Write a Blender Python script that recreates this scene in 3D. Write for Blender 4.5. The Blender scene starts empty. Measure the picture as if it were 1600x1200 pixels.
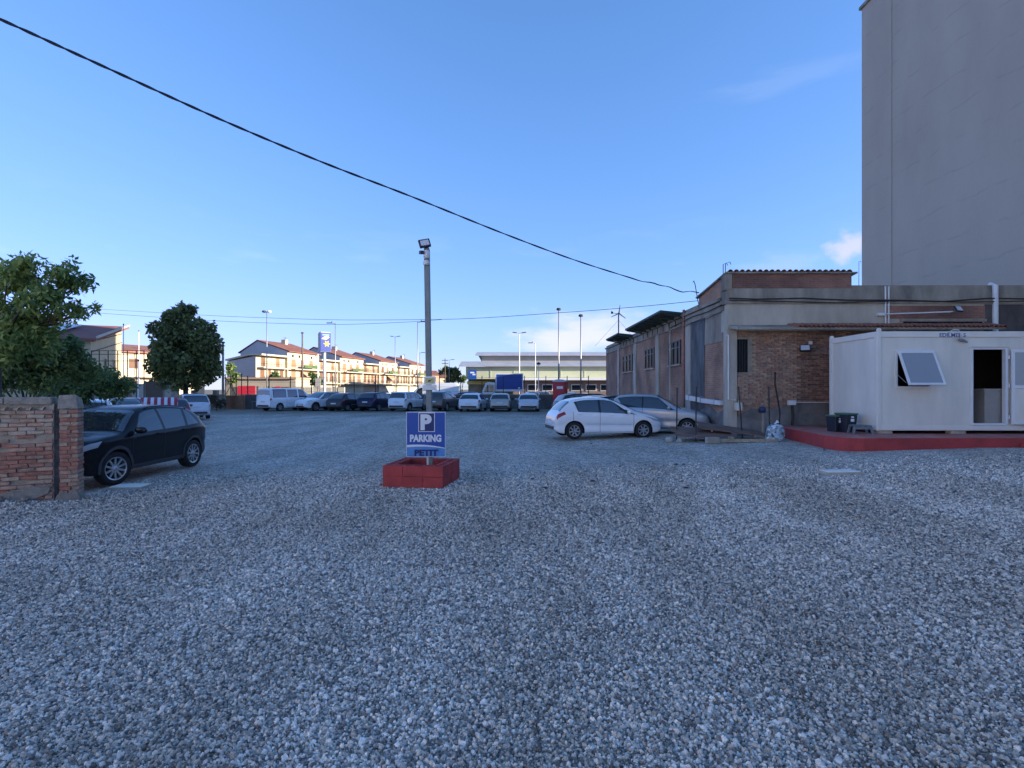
import bpy, bmesh, math, random
import numpy as np
from mathutils import Vector, Matrix, Euler
R = math.radians
random.seed(7); rng = np.random.default_rng(11)
scene = bpy.context.scene
COL = scene.collection

# ------------------------------------------------------------------ camera
CH = 1.85          # eye height above the middle of the lot
F = 840.0          # focal length in pixels of the 1600 px wide photograph
HOR = 608.0        # horizon line in the photograph
cam_d = bpy.data.cameras.new('camera'); cam = bpy.data.objects.new('camera', cam_d); COL.objects.link(cam)
cam.location = (0, 0, CH); cam.rotation_euler = (R(90), 0, 0)
cam_d.sensor_width = 36; cam_d.lens = 36 * F / 1600; cam_d.shift_y = (HOR - 600) / 1600
cam_d.clip_start = 0.05; cam_d.clip_end = 3000
scene.camera = cam

# ------------------------------------------------------------------ sky, sun, exposure
SUN_EL = 12.0
SUNH = Vector((0.975, -0.22, 0)).normalized()
world = bpy.data.worlds.new('World'); scene.world = world; world.use_nodes = True
wt = world.node_tree; wn = wt.nodes; wl = wt.links; wn.clear()
wo = wn.new('ShaderNodeOutputWorld'); bg = wn.new('ShaderNodeBackground'); sky = wn.new('ShaderNodeTexSky')
sky.sky_type = 'NISHITA'; sky.sun_disc = False; sky.sun_elevation = R(SUN_EL)
sky.sun_rotation = math.atan2(SUNH.x, SUNH.y)
sky.altitude = 20; sky.air_density = 1.05; sky.dust_density = 0.0; sky.ozone_density = 3.0
bg.inputs['Strength'].default_value = 0.15
# a few thin low clouds, the same all round the horizon
tc = wn.new('ShaderNodeTexCoord'); mp = wn.new('ShaderNodeMapping'); mp.inputs['Scale'].default_value = (1.6, 1.6, 6.5)
mp.inputs['Location'].default_value = (3.1, 1.7, 0.4)
nz = wn.new('ShaderNodeTexNoise'); nz.inputs['Scale'].default_value = 2.6; nz.inputs['Detail'].default_value = 7; nz.inputs['Roughness'].default_value = 0.55
rp = wn.new('ShaderNodeValToRGB'); rp.color_ramp.elements[0].position = 0.57; rp.color_ramp.elements[1].position = 0.74
sx = wn.new('ShaderNodeSeparateXYZ'); mr = wn.new('ShaderNodeMapRange')
mr.inputs['From Min'].default_value = 0.30; mr.inputs['From Max'].default_value = 0.06; mr.inputs['To Min'].default_value = 0; mr.inputs['To Max'].default_value = 0.22
mu = wn.new('ShaderNodeMath'); mu.operation = 'MULTIPLY'
mx = wn.new('ShaderNodeMix'); mx.data_type = 'RGBA'; mx.inputs['B'].default_value = (2.9, 2.75, 2.7, 1)
wl.new(tc.outputs['Generated'], mp.inputs['Vector']); wl.new(mp.outputs['Vector'], nz.inputs['Vector'])
wl.new(nz.outputs['Fac'], rp.inputs['Fac']); wl.new(tc.outputs['Generated'], sx.inputs['Vector']); wl.new(sx.outputs['Z'], mr.inputs['Value'])
wl.new(rp.outputs['Color'], mu.inputs[0]); wl.new(mr.outputs['Result'], mu.inputs[1])
# the photograph's tone curve for the sky: the bright band at the horizon is held back, the whole dome alike
k1 = wn.new('ShaderNodeVectorMath'); k1.operation = 'SCALE'; k1.inputs['Scale'].default_value = 0.15
k2 = wn.new('ShaderNodeVectorMath'); k2.operation = 'SCALE'; k2.inputs['Scale'].default_value = 1 / 0.15
spc = wn.new('ShaderNodeSeparateColor'); cmb = wn.new('ShaderNodeCombineColor'); wl.new(k1.outputs[0], spc.inputs[0])
for ci, (ga, gb) in enumerate(((0.52, 1.15), (0.74, 1.70), (0.88, 0.62))):     # a*x / (1 + b*x)
    n1 = wn.new('ShaderNodeMath'); n1.operation = 'MULTIPLY'; n1.inputs[1].default_value = ga
    n2 = wn.new('ShaderNodeMath'); n2.operation = 'MULTIPLY_ADD'; n2.inputs[1].default_value = gb; n2.inputs[2].default_value = 1.0
    n3 = wn.new('ShaderNodeMath'); n3.operation = 'DIVIDE'
    wl.new(spc.outputs[ci], n1.inputs[0]); wl.new(spc.outputs[ci], n2.inputs[0]); wl.new(n1.outputs[0], n3.inputs[0]); wl.new(n2.outputs[0], n3.inputs[1]); wl.new(n3.outputs[0], cmb.inputs[ci])
wl.new(mu.outputs[0], mx.inputs['Factor']); wl.new(sky.outputs['Color'], k1.inputs[0]); wl.new(cmb.outputs[0], k2.inputs[0]); wl.new(k2.outputs[0], mx.inputs['A'])
# two real clouds: a small peach puff low in the north-east and a pale streak over the warehouse
prev = mx.outputs['Result']
for (dv, rad, sq, nsc, col_, amt) in (((528, 840, 226), 0.036, 1.3, 30, (2.1, 1.78, 1.64), 0.5), ((112, 840, 88), 0.16, 3.2, 9, (2.1, 1.95, 1.85), 0.65), ((420, 840, 195), 0.07, 2.6, 16, (2.0, 1.9, 1.9), 0.12), ((440, 840, 490), 0.12, 6.0, 9, (1.7, 1.85, 2.1), 0.07)):
    d_ = Vector(dv).normalized()
    sbv = wn.new('ShaderNodeVectorMath'); sbv.operation = 'SUBTRACT'; sbv.inputs[1].default_value = d_; wl.new(tc.outputs['Generated'], sbv.inputs[0])
    scv = wn.new('ShaderNodeVectorMath'); scv.operation = 'MULTIPLY'; scv.inputs[1].default_value = (1, 1, sq); wl.new(sbv.outputs[0], scv.inputs[0])
    ln = wn.new('ShaderNodeVectorMath'); ln.operation = 'LENGTH'; wl.new(scv.outputs[0], ln.inputs[0])
    nn_ = wn.new('ShaderNodeTexNoise'); nn_.inputs['Scale'].default_value = nsc; nn_.inputs['Detail'].default_value = 6; wl.new(scv.outputs[0], nn_.inputs['Vector'])
    ma = wn.new('ShaderNodeMath'); ma.operation = 'MULTIPLY_ADD'; ma.inputs[1].default_value = -2.2 * rad; wl.new(nn_.outputs['Fac'], ma.inputs[0]); wl.new(ln.outputs['Value'], ma.inputs[2])
    mrr = wn.new('ShaderNodeMapRange'); mrr.interpolation_type = 'SMOOTHSTEP'; mrr.inputs['From Min'].default_value = -0.1 * rad; mrr.inputs['From Max'].default_value = -1.0 * rad; mrr.inputs['To Max'].default_value = amt; wl.new(ma.outputs[0], mrr.inputs['Value'])
    mxx = wn.new('ShaderNodeMix'); mxx.data_type = 'RGBA'; mxx.inputs['B'].default_value = (*col_, 1); wl.new(mrr.outputs[0], mxx.inputs['Factor']); wl.new(prev, mxx.inputs['A']); prev = mxx.outputs['Result']
wl.new(prev, bg.inputs['Color']); wl.new(bg.outputs['Background'], wo.inputs['Surface'])

sd = bpy.data.lights.new('sun', 'SUN'); sun = bpy.data.objects.new('sun', sd); COL.objects.link(sun)
sd.energy = 3.4; sd.angle = R(0.55); sd.color = (1.0, 0.88, 0.71)
sdir = Vector((SUNH.x * math.cos(R(SUN_EL)), SUNH.y * math.cos(R(SUN_EL)), math.sin(R(SUN_EL))))
sun.rotation_euler = sdir.to_track_quat('Z', 'Y').to_euler(); sun.location = (60, -20, 40)
vs = scene.view_settings
vs.view_transform = 'Standard'; vs.look = 'None'; vs.gamma = 1.0; vs.use_curve_mapping = False
vs.exposure = 1.83

# ------------------------------------------------------------------ helpers
def P(px, py, Y):
    return Vector(((px - 800) / F * Y, Y, CH - (py - HOR) / F * Y))
def PX(px, Y): return (px - 800) / F * Y
def PZ(py, Y): return CH - (py - HOR) / F * Y
def sstep(a, b, x):
    t = np.clip((x - a) / (b - a), 0, 1); return t * t * (3 - 2 * t)
def G(x, y):
    x = np.asarray(x, float); y = np.asarray(y, float)
    s = np.where(x > 0, 0.030 * np.clip(x, 0, 12), 0.014 * np.clip(x, -12, 0))
    z = s * (1 - sstep(19, 42, y))
    z = z + 0.10 * np.exp(-(((x + 9.0) / 1.0) ** 2 + ((y - 9.0) / 0.7) ** 2))
    return z
def g(x, y): return float(G(x, y))

MATS = {}
def mat(name, col, rough=0.6, metal=0.0, var=0.0, vscale=4.0, bump=0.0, bscale=30.0, coat=0.0, spec=0.5, col2=None, streak=0.0, emit=None, vdetail=6):
    if name in MATS: return MATS[name]
    m = bpy.data.materials.new(name); m.use_nodes = True; MATS[name] = m
    n = m.node_tree.nodes; l = m.node_tree.links; b = n['Principled BSDF']
    b.inputs['Base Color'].default_value = (*col, 1); b.inputs['Roughness'].default_value = rough
    b.inputs['Metallic'].default_value = metal; b.inputs['Coat Weight'].default_value = coat; b.inputs['Coat Roughness'].default_value = 0.03
    b.inputs['Specular IOR Level'].default_value = spec
    if emit: b.inputs['Emission Color'].default_value = (*emit[:3], 1); b.inputs['Emission Strength'].default_value = emit[3]
    geo = n.new('ShaderNodeNewGeometry')
    if var > 0 or col2:
        t = n.new('ShaderNodeTexNoise'); t.inputs['Scale'].default_value = vscale; t.inputs['Detail'].default_value = vdetail; t.inputs['Roughness'].default_value = 0.62
        l.new(geo.outputs['Position'], t.inputs['Vector'])
        src = t.outputs['Fac']
        if streak > 0:
            mpn = n.new('ShaderNodeMapping'); mpn.inputs['Scale'].default_value = (1, 1, streak); l.new(geo.outputs['Position'], mpn.inputs['Vector']); l.new(mpn.outputs['Vector'], t.inputs['Vector'])
        r = n.new('ShaderNodeValToRGB'); r.color_ramp.elements[0].position = 0.34; r.color_ramp.elements[1].position = 0.66
        c2 = col2 or tuple(min(1, c * (1 + var)) for c in col)
        c1 = col if col2 else tuple(c * (1 - var) for c in col)
        r.color_ramp.elements[0].color = (*c1, 1); r.color_ramp.elements[1].color = (*c2, 1)
        l.new(src, r.inputs['Fac']); l.new(r.outputs['Color'], b.inputs['Base Color'])
        rr = n.new('ShaderNodeMapRange'); rr.inputs['To Min'].default_value = max(0.02, rough - 0.12); rr.inputs['To Max'].default_value = min(1, rough + 0.12)
        l.new(src, rr.inputs['Value']); l.new(rr.outputs['Result'], b.inputs['Roughness'])
    if bump > 0:
        t2 = n.new('ShaderNodeTexNoise'); t2.inputs['Scale'].default_value = bscale; t2.inputs['Detail'].default_value = 6
        l.new(geo.outputs['Position'], t2.inputs['Vector'])
        bp = n.new('ShaderNodeBump'); bp.inputs['Strength'].default_value = min(1, bump); bp.inputs['Distance'].default_value = 0.02
        l.new(t2.outputs['Fac'], bp.inputs['Height']); l.new(bp.outputs['Normal'], b.inputs['Normal'])
    return m

class MB:
    def __init__(s): s.v = []; s.f = []; s.m = []
    def add(s, vs, fs, mi=0):
        o = len(s.v); s.v.extend([tuple(v) for v in vs]); s.f.extend([tuple(i + o for i in f) for f in fs]); s.m.extend([mi] * len(fs)); return s
    def box(s, c, d, rot=None, mi=0):
        h = [x / 2 for x in d]
        vs = [Vector((sx * h[0], sy * h[1], sz * h[2])) for sx in (-1, 1) for sy in (-1, 1) for sz in (-1, 1)]
        if rot is not None:
            M = Euler(rot).to_matrix() if not isinstance(rot, Matrix) else rot
            vs = [M @ v for v in vs]
        vs = [v + Vector(c) for v in vs]
        return s.add(vs, [(0, 1, 3, 2), (4, 6, 7, 5), (0, 4, 5, 1), (2, 3, 7, 6), (0, 2, 6, 4), (1, 5, 7, 3)], mi)
    def bx(s, x0, x1, y0, y1, z0, z1, mi=0):
        return s.box(((x0 + x1) / 2, (y0 + y1) / 2, (z0 + z1) / 2), (abs(x1 - x0), abs(y1 - y0), abs(z1 - z0)), None, mi)
    def tube(s, pts, r, n=8, cap=True, mi=0):
        pts = [Vector(p) for p in pts]; rs = r if hasattr(r, '__len__') else [r] * len(pts)
        vs = []; fs = []
        up = Vector((0, 0, 1))
        for i, p in enumerate(pts):
            d = (pts[min(i + 1, len(pts) - 1)] - pts[max(i - 1, 0)])
            d = d.normalized() if d.length > 1e-9 else Vector((0, 0, 1))
            a = up if abs(d.dot(up)) < 0.95 else Vector((1, 0, 0))
            e1 = d.cross(a).normalized(); e2 = d.cross(e1)
            for k in range(n):
                t = 2 * math.pi * k / n; vs.append(p + (e1 * math.cos(t) + e2 * math.sin(t)) * rs[i])
        for i in range(len(pts) - 1):
            for k in range(n):
                fs.append((i * n + k, i * n + (k + 1) % n, (i + 1) * n + (k + 1) % n, (i + 1) * n + k))
        if cap:
            fs.append(tuple(range(n - 1, -1, -1))); o = (len(pts) - 1) * n; fs.append(tuple(o + k for k in range(n)))
        return s.add(vs, fs, mi)
    def lathe(s, prof, c=(0, 0, 0), axis='z', n=20, mi=0):
        vs = []; fs = []
        for (r, h) in prof:
            for k in range(n):
                t = 2 * math.pi * k / n; a, b = r * math.cos(t), r * math.sin(t)
                v = (a, b, h) if axis == 'z' else ((a, h, b) if axis == 'y' else (h, a, b))
                vs.append(Vector(v) + Vector(c))
        for i in range(len(prof) - 1):
            for k in range(n):
                fs.append((i * n + k, i * n + (k + 1) % n, (i + 1) * n + (k + 1) % n, (i + 1) * n + k))
        return s.add(vs, fs, mi)
    def prism(s, poly, lo, hi, axis='z', mi=0):
        n = len(poly)
        def mk(a, b, h): return (a, b, h) if axis == 'z' else ((a, h, b) if axis == 'y' else (h, a, b))
        vs = [mk(a, b, lo) for a, b in poly] + [mk(a, b, hi) for a, b in poly]
        fs = [tuple(range(n - 1, -1, -1)), tuple(range(n, 2 * n))] + [(i, (i + 1) % n, n + (i + 1) % n, n + i) for i in range(n)]
        return s.add(vs, fs, mi)
    def mesh(s, name, mats, smooth=False, bevel=0.0, seg=1, fixn=True):
        me = bpy.data.meshes.new(name); me.from_pydata(s.v, [], s.f)
        for m in (mats if isinstance(mats, (list, tuple)) else [mats]): me.materials.append(m)
        if len(set(s.m)) > 1: me.polygons.foreach_set('material_index', s.m)
        if fixn or bevel:
            bm = bmesh.new(); bm.from_mesh(me)
            if fixn: bmesh.ops.recalc_face_normals(bm, faces=bm.faces)
            if bevel:
                es = [e for e in bm.edges if len(e.link_faces) == 2 and e.calc_face_angle(0) > 0.5]
                bmesh.ops.bevel(bm, geom=es, offset=bevel, segments=seg, affect='EDGES', profile=0.6)
            bm.to_mesh(me); bm.free()
        if smooth: me.polygons.foreach_set('use_smooth', [True] * len(me.polygons))
        me.update(); return me
    def build(s, name, mats, parent=None, world=False, **k):
        if world and parent is not None:
            o = parent.location; s.v = [(v[0] - o.x, v[1] - o.y, v[2] - o.z) for v in s.v]
        return obj(name, s.mesh(name, mats, **k), parent)

def obj(name, me, parent=None, loc=None, rot=None):
    o = bpy.data.objects.new(name, me); COL.objects.link(o)
    if parent is not None: o.parent = parent
    if loc is not None: o.location = loc
    if rot is not None: o.rotation_euler = rot
    return o
def thing(name, label, cat, loc=(0, 0, 0), rz=0.0, group=None):
    o = bpy.data.objects.new(name, None); COL.objects.link(o); o.empty_display_size = 0.2
    o.location = loc; o.rotation_euler = (0, 0, rz); return tag(o, label, cat, group)
def tag(o, label, cat, group=None):
    o['label'] = label; o['category'] = cat
    if group: o['group'] = group
    return o
def struct(o): o['kind'] = 'structure'; return o
def text_mesh(s, size, mt, offset=0.0, extrude=0.002, sx=1.0):
    cu = bpy.data.curves.new('t', 'FONT'); cu.body = s; cu.size = size; cu.offset = offset; cu.extrude = extrude; cu.align_x = 'CENTER'; cu.align_y = 'CENTER'; cu.resolution_u = 3
    o = bpy.data.objects.new('t', cu); COL.objects.link(o)
    dg = bpy.context.evaluated_depsgraph_get(); me = bpy.data.meshes.new_from_object(o.evaluated_get(dg))
    bpy.data.objects.remove(o); me.materials.clear(); me.materials.append(mt)
    co = np.array([v.co for v in me.vertices]); mid = (co.min(0) + co.max(0)) / 2
    for v in me.vertices: v.co = ((v.co.x - mid[0]) * sx, v.co.y - mid[1], v.co.z)
    return me

# ------------------------------------------------------------------ ground
def gravel_mat():
    m = bpy.data.materials.new('gravel'); m.use_nodes = True
    n = m.node_tree.nodes; l = m.node_tree.links; b = n['Principled BSDF']; b.inputs['Roughness'].default_value = 0.85
    geo = n.new('ShaderNodeNewGeometry')
    v = n.new('ShaderNodeTexVoronoi'); v.inputs['Scale'].default_value = 56; l.new(geo.outputs['Position'], v.inputs['Vector'])
    sp = n.new('ShaderNodeSeparateColor'); l.new(v.outputs['Color'], sp.inputs['Color'])
    r = n.new('ShaderNodeValToRGB'); e = r.color_ramp.elements
    e[0].position = 0.0; e[0].color = (0.10, 0.09, 0.078, 1); e[1].position = 1.0; e[1].color = (0.90, 0.82, 0.72, 1)
    k = e.new(0.3); k.color = (0.34, 0.303, 0.26, 1); k = e.new(0.7); k.color = (0.63, 0.565, 0.485, 1)
    l.new(sp.outputs['Red'], r.inputs['Fac'])
    # gaps between the stones are real pits in the bump, with fines in them
    big = n.new('ShaderNodeTexNoise'); big.inputs['Scale'].default_value = 0.8; big.inputs['Detail'].default_value = 4; bmp_ = n.new('ShaderNodeMapping'); bmp_.inputs['Scale'].default_value = (1, .3, 1); bmp_.inputs['Rotation'].default_value = (0, 0, .5); l.new(geo.outputs['Position'], bmp_.inputs['Vector']); l.new(bmp_.outputs[0], big.inputs['Vector'])
    br = n.new('ShaderNodeValToRGB'); br.color_ramp.elements[0].position = 0.35; br.color_ramp.elements[0].color = (0.84, 0.81, 0.77, 1); br.color_ramp.elements[1].position = 0.65; br.color_ramp.elements[1].color = (1.14, 1.14, 1.14, 1)
    l.new(big.outputs['Fac'], br.inputs['Fac'])
    # clusters of like stones, so that the grain still reads farther off
    v2 = n.new('ShaderNodeTexVoronoi'); v2.inputs['Scale'].default_value = 13; l.new(geo.outputs['Position'], v2.inputs['Vector']); sp2_ = n.new('ShaderNodeSeparateColor'); l.new(v2.outputs['Color'], sp2_.inputs['Color'])
    v2r = n.new('ShaderNodeMapRange'); v2r.inputs['To Min'].default_value = 0.62; v2r.inputs['To Max'].default_value = 1.22; l.new(sp2_.outputs['Green'], v2r.inputs['Value'])
    m0 = n.new('ShaderNodeMix'); m0.data_type = 'RGBA'; m0.blend_type = 'MULTIPLY'; m0.inputs['Factor'].default_value = 1; l.new(r.outputs['Color'], m0.inputs['A']); l.new(v2r.outputs['Result'], m0.inputs['B'])
    mm = n.new('ShaderNodeMix'); mm.data_type = 'RGBA'; mm.blend_type = 'MULTIPLY'; mm.inputs['Factor'].default_value = 1
    l.new(m0.outputs['Result'], mm.inputs['A']); l.new(br.outputs['Color'], mm.inputs['B'])
    # brown earth shows through towards the far edge of the lot and in a few worn spots
    sxy = n.new('ShaderNodeSeparateXYZ'); l.new(geo.outputs['Position'], sxy.inputs['Vector'])
    far = n.new('ShaderNodeMapRange'); far.inputs['From Min'].default_value = 33; far.inputs['From Max'].default_value = 46; l.new(sxy.outputs['Y'], far.inputs['Value'])
    n2 = n.new('ShaderNodeTexNoise'); n2.inputs['Scale'].default_value = 0.35; n2.inputs['Detail'].default_value = 6; l.new(geo.outputs['Position'], n2.inputs['Vector'])
    ad = n.new('ShaderNodeMath'); ad.operation = 'ADD'; l.new(n2.outputs['Fac'], ad.inputs[0]); l.new(far.outputs['Result'], ad.inputs[1])
    dr = n.new('ShaderNodeMapRange'); dr.inputs['From Min'].default_value = 0.66; dr.inputs['From Max'].default_value = 1.25; dr.inputs['To Max'].default_value = 0.8; l.new(ad.outputs[0], dr.inputs['Value'])
    dm = n.new('ShaderNodeMix'); dm.data_type = 'RGBA'; dm.inputs['B'].default_value = (0.17, 0.145, 0.105, 1)
    l.new(dr.outputs['Result'], dm.inputs['Factor']); l.new(mm.outputs['Result'], dm.inputs['A'])
    l.new(dm.outputs['Result'], b.inputs['Base Color'])
    bp = n.new('ShaderNodeBump'); bp.invert = True; bp.inputs['Strength'].default_value = 1.0; bp.inputs['Distance'].default_value = 0.012
    l.new(v.outputs['Distance'], bp.inputs['Height']); l.new(bp.outputs['Normal'], b.inputs['Normal'])
    return m
M_gravel = gravel_mat()
xs = np.unique(np.concatenate([np.linspace(-400, -24, 12), np.linspace(-24, 24, 97), np.linspace(24, 400, 12)]))
ys = np.unique(np.concatenate([np.linspace(-120, -4, 8), np.linspace(-4, 47.5, 104)]))
XX, YY = np.meshgrid(xs, ys); ZZ = G(XX, YY) - 0.012
mb = MB(); nx = len(xs); ny = len(ys)
mb.add(list(zip(XX.ravel(), YY.ravel(), ZZ.ravel())), [(j * nx + i, j * nx + i + 1, (j + 1) * nx + i + 1, (j + 1) * nx + i) for j in range(ny - 1) for i in range(nx - 1)])
ground = struct(mb.build('gravel_lot', M_gravel, smooth=True, fixn=False))
M_asph = mat('asphalt', (0.06, 0.06, 0.062), 0.85, var=0.25, vscale=1.2, bump=0.4, bscale=60)
M_earth = mat('earth', (0.16, 0.14, 0.09), 0.95, col2=(0.20, 0.18, 0.13), vscale=0.8, bump=0.5, bscale=8)
mb = MB(); mb.add([(-900, 47.5, -0.012), (900, 47.5, -0.012), (900, 1800, -0.012), (-900, 1800, -0.012)], [(0, 1, 2, 3)])
struct(mb.build('ground_beyond_fence', M_earth, fixn=False))
mb = MB(); mb.add([(-26, 51.2, -0.006), (60, 51.2, -0.006), (60, 93, -0.006), (-26, 93, -0.006)], [(0, 1, 2, 3)])
struct(mb.build('car_park', M_asph, fixn=False))

# gravel stones near the camera (uncountable): instanced on scattered points
def stones():
    pts = []
    sp = 0.0160
    gx = np.arange(-14, 14, sp); gy = np.arange(1.35, 13.5, sp)
    A, B = np.meshgrid(gx, gy); A = A + rng.uniform(-.5, .5, A.shape) * sp; B = B + rng.uniform(-.5, .5, B.shape) * sp
    A = A.ravel(); B = B.ravel()
    keep = (np.abs(A) < 0.96 * B + 1.0) & (rng.random(A.size) < np.clip(1.0 - (B - 3.2) / 10.2, 0, 1) ** 1.6) & (A > -10.5)
    keep &= ~((A < -8.0) & (B > 9.4)) 
    A = A[keep]; B = B[keep]
    Z = G(A, B) - 0.008 + rng.uniform(-0.004, 0.005, A.size)
    n = A.size
    me = bpy.data.meshes.new('gravel_stones'); me.vertices.add(n)
    me.vertices.foreach_set('co', np.stack([A, B, Z], 1).astype(np.float32).ravel())
    at = me.attributes.new('rot', 'FLOAT_VECTOR', 'POINT'); at.data.foreach_set('vector', rng.uniform(-3.14, 3.14, (n, 3)).astype(np.float32).ravel())
    s = rng.lognormal(np.log(0.0078), 0.32, (n, 1)) * rng.uniform(0.72, 1.25, (n, 3)); s = np.clip(s, 0.0035, 0.020) * (1 + 0.045 * np.clip(B - 4, 0, 8))[:, None]
    at = me.attributes.new('scl', 'FLOAT_VECTOR', 'POINT'); at.data.foreach_set('vector', s.astype(np.float32).ravel())
    o = obj('gravel_stones', me); o['kind'] = 'stuff'; o['label'] = 'loose grey crushed gravel stones covering the lot'
    m = bpy.data.materials.new('stone'); m.use_nodes = True; N = m.node_tree.nodes; Lk = m.node_tree.links; b = N['Principled BSDF']; b.inputs['Roughness'].default_value = 0.8
    oi = N.new('ShaderNodeObjectInfo'); r = N.new('ShaderNodeValToRGB'); e = r.color_ramp.elements
    e[0].color = (0.11, 0.098, 0.086, 1); e[1].color = (0.86, 0.785, 0.69, 1)
    for p_, c in ((0.2, (0.26, 0.232, 0.20)), (0.45, (0.48, 0.433, 0.377)), (0.60, (0.55, 0.475, 0.39)), (0.78, (0.70, 0.64, 0.56))):
        k = e.new(p_); k.color = (*c, 1)
    Lk.new(oi.outputs['Random'], r.inputs['Fac'])
    geo = N.new('ShaderNodeNewGeometry'); t = N.new('ShaderNodeTexNoise'); t.inputs['Scale'].default_value = 120; Lk.new(geo.outputs['Position'], t.inputs['Vector'])
    mm = N.new('ShaderNodeMix'); mm.data_type = 'RGBA'; mm.blend_type = 'MULTIPLY'; mm.inputs['Factor'].default_value = 0.5
    Lk.new(r.outputs['Color'], mm.inputs['A']); Lk.new(t.outputs['Color'], mm.inputs['B'])
    big = N.new('ShaderNodeTexNoise'); big.inputs['Scale'].default_value = 0.8; big.inputs['Detail'].default_value = 4; bmp_ = N.new('ShaderNodeMapping'); bmp_.inputs['Scale'].default_value = (1, .3, 1); bmp_.inputs['Rotation'].default_value = (0, 0, .5); Lk.new(geo.outputs['Position'], bmp_.inputs['Vector']); Lk.new(bmp_.outputs[0], big.inputs['Vector'])
    br = N.new('ShaderNodeValToRGB'); br.color_ramp.elements[0].position = 0.35; br.color_ramp.elements[0].color = (0.90, 0.87, 0.83, 1); br.color_ramp.elements[1].position = 0.65; br.color_ramp.elements[1].color = (1.24, 1.24, 1.24, 1)
    Lk.new(big.outputs['Fac'], br.inputs['Fac'])
    m2 = N.new('ShaderNodeMix'); m2.data_type = 'RGBA'; m2.blend_type = 'MULTIPLY'; m2.inputs['Factor'].default_value = 1
    Lk.new(r.outputs['Color'], m2.inputs['A']); Lk.new(br.outputs['Color'], m2.inputs['B']); Lk.new(m2.outputs['Result'], b.inputs['Base Color'])
    ng = bpy.data.node_groups.new('scatter_stones', 'GeometryNodeTree')
    ng.interface.new_socket('Geometry', in_out='INPUT', socket_type='NodeSocketGeometry'); ng.interface.new_socket('Geometry', in_out='OUTPUT', socket_type='NodeSocketGeometry')
    N = ng.nodes; Lk = ng.links
    gi = N.new('NodeGroupInput'); go = N.new('NodeGroupOutput'); ip = N.new('GeometryNodeInstanceOnPoints'); g2i = N.new('GeometryNodeGeometryToInstance')
    for k in range(6):
        ico = N.new('GeometryNodeMeshIcoSphere'); ico.inputs['Radius'].default_value = 1; ico.inputs['Subdivisions'].default_value = 2
        pos = N.new('GeometryNodeInputPosition'); nt = N.new('ShaderNodeTexNoise'); nt.noise_dimensions = '4D'; nt.inputs['W'].default_value = k * 3.7; nt.inputs['Scale'].default_value = 0.9; nt.inputs['Detail'].default_value = 1.0
        sb = N.new('ShaderNodeVectorMath'); sb.operation = 'SUBTRACT'; sb.inputs[1].default_value = (0.5, 0.5, 0.5)
        sc_ = N.new('ShaderNodeVectorMath'); sc_.operation = 'SCALE'; sc_.inputs['Scale'].default_value = 2.5
        st = N.new('GeometryNodeSetPosition'); sm = N.new('GeometryNodeSetMaterial'); sm.inputs['Material'].default_value = m
        ss = N.new('GeometryNodeSetShadeSmooth'); ss.inputs['Shade Smooth'].default_value = False
        Lk.new(pos.outputs[0], nt.inputs['Vector']); Lk.new(nt.outputs['Color'], sb.inputs[0]); Lk.new(sb.outputs[0], sc_.inputs[0])
        Lk.new(ico.outputs['Mesh'], st.inputs['Geometry']); Lk.new(sc_.outputs[0], st.inputs['Offset']); Lk.new(st.outputs[0], ss.inputs[0]); Lk.new(ss.outputs[0], sm.inputs['Geometry']); Lk.new(sm.outputs[0], g2i.inputs['Geometry'])
    ip.inputs['Pick Instance'].default_value = True
    def attr(nm):
        a = N.new('GeometryNodeInputNamedAttribute'); a.data_type = 'FLOAT_VECTOR'; a.inputs['Name'].default_value = nm; return a
    a1 = attr('rot'); a2 = attr('scl'); e2r = N.new('FunctionNodeEulerToRotation')
    ri = N.new('FunctionNodeRandomValue'); ri.data_type = 'INT'
    ri.inputs[4].default_value = 0; ri.inputs[5].default_value = 5
    Lk.new(a1.outputs['Attribute'], e2r.inputs[0]); Lk.new(e2r.outputs[0], ip.inputs['Rotation']); Lk.new(a2.outputs['Attribute'], ip.inputs['Scale'])
    Lk.new(ri.outputs[2], ip.inputs['Instance Index']); Lk.new(gi.outputs[0], ip.inputs['Points']); Lk.new(g2i.outputs[0], ip.inputs['Instance']); Lk.new(ip.outputs[0], go.inputs[0])
    md = o.modifiers.new('scatter', 'NODES'); md.node_group = ng
    print('stones', n)
stones()
# ------------------------------------------------------------------ common materials
M_conc = mat('concrete', (0.42, 0.375, 0.31), 0.9, var=0.28, vscale=1.6, bump=0.5, bscale=25, streak=0.35)
M_concd = mat('concrete_dark', (0.28, 0.245, 0.195), 0.92, var=0.4, vscale=1.3, bump=0.6, bscale=20, streak=0.3)
M_plaster = mat('plaster_grey', (0.48, 0.43, 0.34), 0.9, var=0.2, vscale=1.1, bump=0.35, bscale=18, streak=0.4)
M_tower = None
M_white = mat('white_paint', (0.78, 0.78, 0.77), 0.45, var=0.04, vscale=3)
M_pvc = mat('white_pvc', (0.70, 0.70, 0.68), 0.4, var=0.06, vscale=4)
M_black = mat('black_plastic', (0.018, 0.018, 0.02), 0.5)
M_blackm = mat('black_metal', (0.02, 0.02, 0.022), 0.45, var=0.3, vscale=8)
M_dark = mat('dark_inside', (0.012, 0.012, 0.014), 0.9)
M_steel = mat('galvanised_steel', (0.33, 0.34, 0.35), 0.5, metal=0.6, var=0.15, vscale=9)
M_rust = mat('rusty_metal', (0.17, 0.075, 0.05), 0.85, col2=(0.24, 0.13, 0.09), vscale=5, bump=0.3)
M_wood = mat('weathered_board', (0.13, 0.075, 0.06), 0.85, col2=(0.22, 0.14, 0.11), vscale=3, bump=0.4, bscale=30)
M_woodl = mat('pale_timber', (0.38, 0.31, 0.22), 0.8, var=0.25, vscale=5, bump=0.3)
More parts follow.
